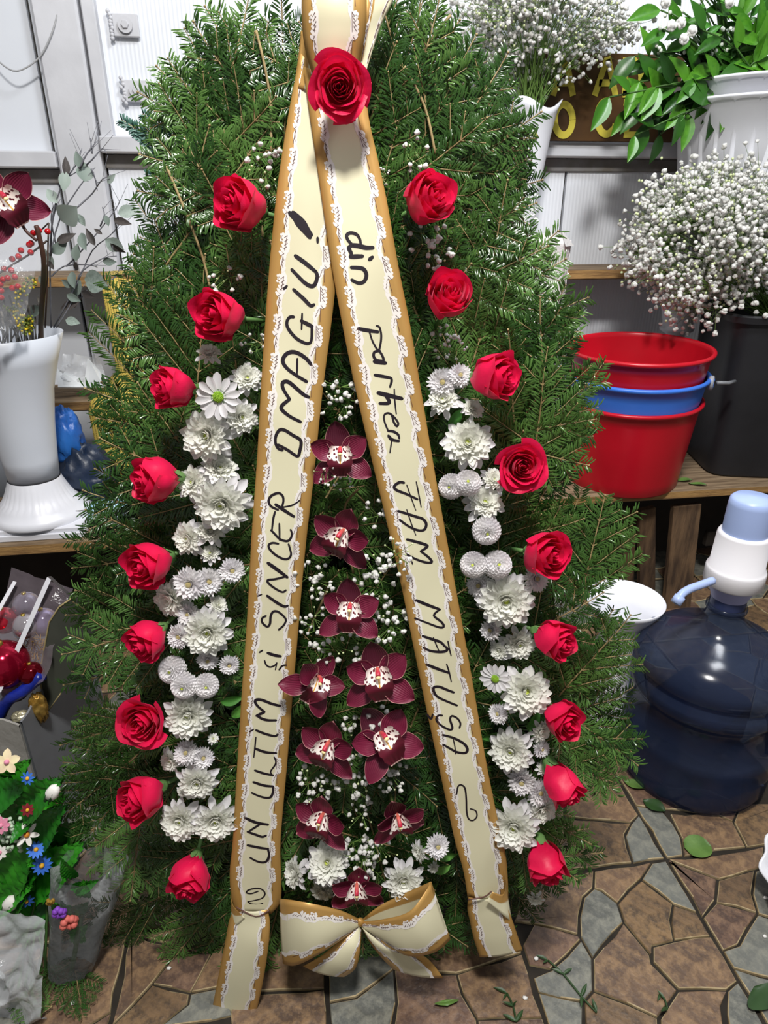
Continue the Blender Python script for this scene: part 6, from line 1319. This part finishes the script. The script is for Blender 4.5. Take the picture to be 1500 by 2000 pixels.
def lipfn(u, v):
    s = u*2-1; hw = .0150*math.sin(PI*(.16+.76*v))**.55*(1+.05*math.sin(v*26)*abs(s)**3)
    z = .004+.014*abs(s)**2.2*(1-.75*v)+.009*math.sin(min(1, v*1.25)*PI*.55)-.013*max(0, v-.62)/.38+.0012*math.sin(s*13)*max(0, v-.75)/.25
    return (s*hw, .013-.037*v, z)
b = MB(); b.grid(lipfn, 24, 14, uv=True); LIP = b.build('lip', M_lip, mesh_only=True)
b = MB(); b.tube(smoothpts([(0, .012, .001), (0, .012, .010), (0, .009, .017), (0, .005, .0205)], 4), [.0026]*4+[.0029]*4+[.0033]*4+[.0028], 10); COLM = b.build('column', mat('pink_column', 'b3243f', .4, 'cf6a5a', 60), mesh_only=True)
b = MB(); b.ball((0, .0035, .0205), .0030, 12, 8, sc=(1, .8, .8)); CAPM = b.build('anther_cap', mat('cream_cap', 'ecd9a0', .35), mesh_only=True)
def orchid(M_, lab, group, va=0, sq=(1, 1, 1, 1, 1)):
    t = thing('orchid', lab, 'orchid', M=M_, group=group)
    for k, (nm, a, tl) in enumerate((('dorsal', 0, .15), ('pet', 62, .25), ('pet', -62, .25), ('sep', 128, -.02), ('sep', -128, -.02))):
        a += random.uniform(-8, 8); me = TP[nm][(va+k) % 2]
        M2 = Matrix.Rotation(math.radians(a), 4, 'Z') @ Matrix.Rotation(tl+random.uniform(-.08, .12), 4, 'X') @ Matrix.Translation((0, .004, 0)) @ Matrix.Scale(sq[k], 4)
        link('tepal', me, t, M=M2)
    link('lip', LIP, t, M=Matrix.Scale(1.14, 4)); link('column', COLM, t); link('anther_cap', CAPM, t)
    b2 = MB(); b2.tube([(0, 0, .001), (0, .004, -.02), (0, .01, -.04)], .0024, 8); b2.build('stem', mat('orchid_stem', '5a6a38', .5) if 'orchid_stem' not in bpy.data.materials else bpy.data.materials['orchid_stem'], t)
    return t
random.seed(15)
orch = [(665, 893, 62, 0, 90, .1, 'topmost'), (668, 1050, 66, -22, 200, .35, 'second from the top'), (683, 1197, 62, -4, 90, .15, 'third from the top, single'), (610, 1335, 60, -35, 0, .5, 'fourth row, left of the pair'), (740, 1325, 70, 8, 90, .1, 'fourth row, right of the pair'), (640, 1462, 64, -20, 200, .3, 'fifth row, left of the pair'), (752, 1450, 70, 28, 60, .35, 'fifth row, right of the pair'), (630, 1602, 60, -15, 200, .3, 'sixth row, left of the pair'), (776, 1600, 58, 12, 300, .5, 'sixth row, right of the pair'), (697, 1735, 56, 0, 270, .35, 'lowest, just above the bow')]
for i, (px, py, r, rot, ang, tl, lab) in enumerate(orch):
    w = .082; sc_ = Wm(r, L(px, py, w))/.0435
    M_ = face_matrix(px, py, w, ang, tl, math.radians(rot), sc_)
    orchid(M_, 'maroon orchid between the ribbon strips, '+lab, 'maroon orchids between the ribbon strips', i)
# the big orchid bloom in the tall vase at left
p = P(10, 398, YL-.08); f = (CAMP+Vector((-.2, 0, -.1))-p).normalized(); Q = f.to_track_quat('Z', 'Y').to_matrix().to_4x4(); Q.translation = p
vo_ = orchid(Q @ Matrix.Rotation(.5, 4, 'Z') @ Matrix.Rotation(.35, 4, 'Y') @ Matrix.Scale(R(76, p)/.0455, 4), 'large maroon orchid bloom on a thick stem in the tall white vase at left', 'orchid in the tall vase', 1)
b = MB(); b.tube(smoothpts([P(82, 680, YL+.015), P(80, 630, YL), P(86, 520, YL-.05), P(76, 460, YL-.06), P(70, 440, YL-.06)], 5), [.0055]*10+[.005]*10+[.0035], 10); b.tube(smoothpts([P(72, 470, YL-.06), P(50, 450, YL-.06), P(38, 425, YL-.05)], 5), .0032, 8); vi = vo_.matrix_world.inverted(); b.v = [vi @ v for v in b.v]; b.build('flower_stalk', mat('dark_orchid_stem', '2e2a1c', .5, '4a2c22', 12), vo_)

# ---- gypsophila sprigs in the spray
M_b2 = M_blossom
def sprig(seed, n, rad):
    random.seed(seed); st, bl, bu = MB(), MB(), MB(); root = Vector((0, 0, 0))
    hubs = [Vector((random.uniform(-.35, .35)*rad, random.uniform(-.35, .35)*rad, rad*random.uniform(.4, .7))) for _ in range(4)]
    for h in hubs: st.tube(smoothpts([root, h*.5+Vector((0, 0, .004)), h], 3), .0006, 4, cap=False)
    for k in range(n):
        a = random.uniform(0, 2*PI); rr = rad*math.sqrt(random.random()); p = Vector((rr*math.cos(a), rr*math.sin(a), rad*random.uniform(.6, 1.0))); h = min(hubs, key=lambda q: (q-p).length)
        st.tube([h, lerp(h, p, .55)+Vector((0, 0, .003)), p], .00035, 3, cap=False)
        if random.random() < .68: put(bl, BLS[k % 4], p, random.uniform(.0032, .0050))
        else: bu.ball(p, .0016, 6, 4)
    return st.build('stems', M_gstem, mesh_only=True), bl.build('blossoms', M_blossom, mesh_only=True), bu.build('buds', M_bud, mesh_only=True)
SPR = [sprig(300+i, n, .03) for i, n in enumerate((14, 20, 26, 34))]
gyp = [(508, 322, 46, 1, 'above the topmost rose left of the ribbon'), (440, 537, 38, 0, 'above the second rose of the left edge'), (500, 678, 30, 0, 'right of the second left edge rose against the ribbon'), (800, 300, 40, 0, 'right of the ribbon above the topmost right edge rose'), (752, 352, 22, 0, 'at the ribbon edge above the topmost right edge rose'), (838, 480, 46, 2, 'between the first and second roses of the right edge'), (858, 660, 36, 1, 'below the second rose of the right edge'), (895, 690, 26, 0, 'left of the third rose of the right edge'), (660, 775, 42, 3, 'above the topmost orchid between the ribbon strips'), (635, 925, 24, 0, 'lying on the topmost orchid'), (672, 950, 22, 0, 'just below the topmost orchid'), (750, 1000, 40, 2, 'against the right ribbon strip beside the second orchid'), (780, 1090, 42, 1, 'overlapping the right ribbon strip below the second orchid'), (612, 1130, 40, 2, 'against the left ribbon strip below the second orchid'), (735, 1120, 46, 2, 'right of the gap between second and third orchids'), (612, 1215, 38, 1, 'left of the third orchid'), (752, 1205, 46, 3, 'right of the third orchid'), (650, 1268, 44, 1, 'below the third orchid to the left'), (712, 1262, 40, 1, 'below the third orchid to the right'), (712, 1400, 46, 2, 'between the fourth and fifth orchid rows'), (622, 1525, 44, 3, 'below the fifth row left orchid'), (700, 1515, 48, 3, 'in the middle below the fifth orchid row'), (762, 1505, 38, 2, 'below the fifth row right orchid'), (700, 1585, 34, 1, 'between the two sixth row orchids'), (690, 1665, 46, 3, 'above the lowest orchid'), (742, 1660, 38, 1, 'upper right of the lowest orchid'), (725, 1700, 36, 2, 'right of the lowest orchid beside a large chrysanthemum'), (664, 1712, 30, 1, 'left of the lowest orchid beside a large chrysanthemum')]
random.seed(3)
for px, py, r, k, lab in gyp:
    w = .060 if not ('lying' in lab or 'overlapping' in lab) else .088
    if px < 520 or (px > 780 and py < 720): w = .055
    M_ = face_matrix(px, py, w, random.uniform(0, 360), .1, random.uniform(0, 6), Wm(r*1.0, L(px, py, w))/.03) @ Matrix.Translation((0, 0, -.012))
    t = thing('gypsophila_sprig', 'fine white gypsophila sprig '+lab, 'flowers', M=M_, group='gypsophila sprigs in the spray')
    for me, nm in zip(SPR[k], ('stems', 'blossoms', 'buds')): link(nm, me, t, kind='stuff')
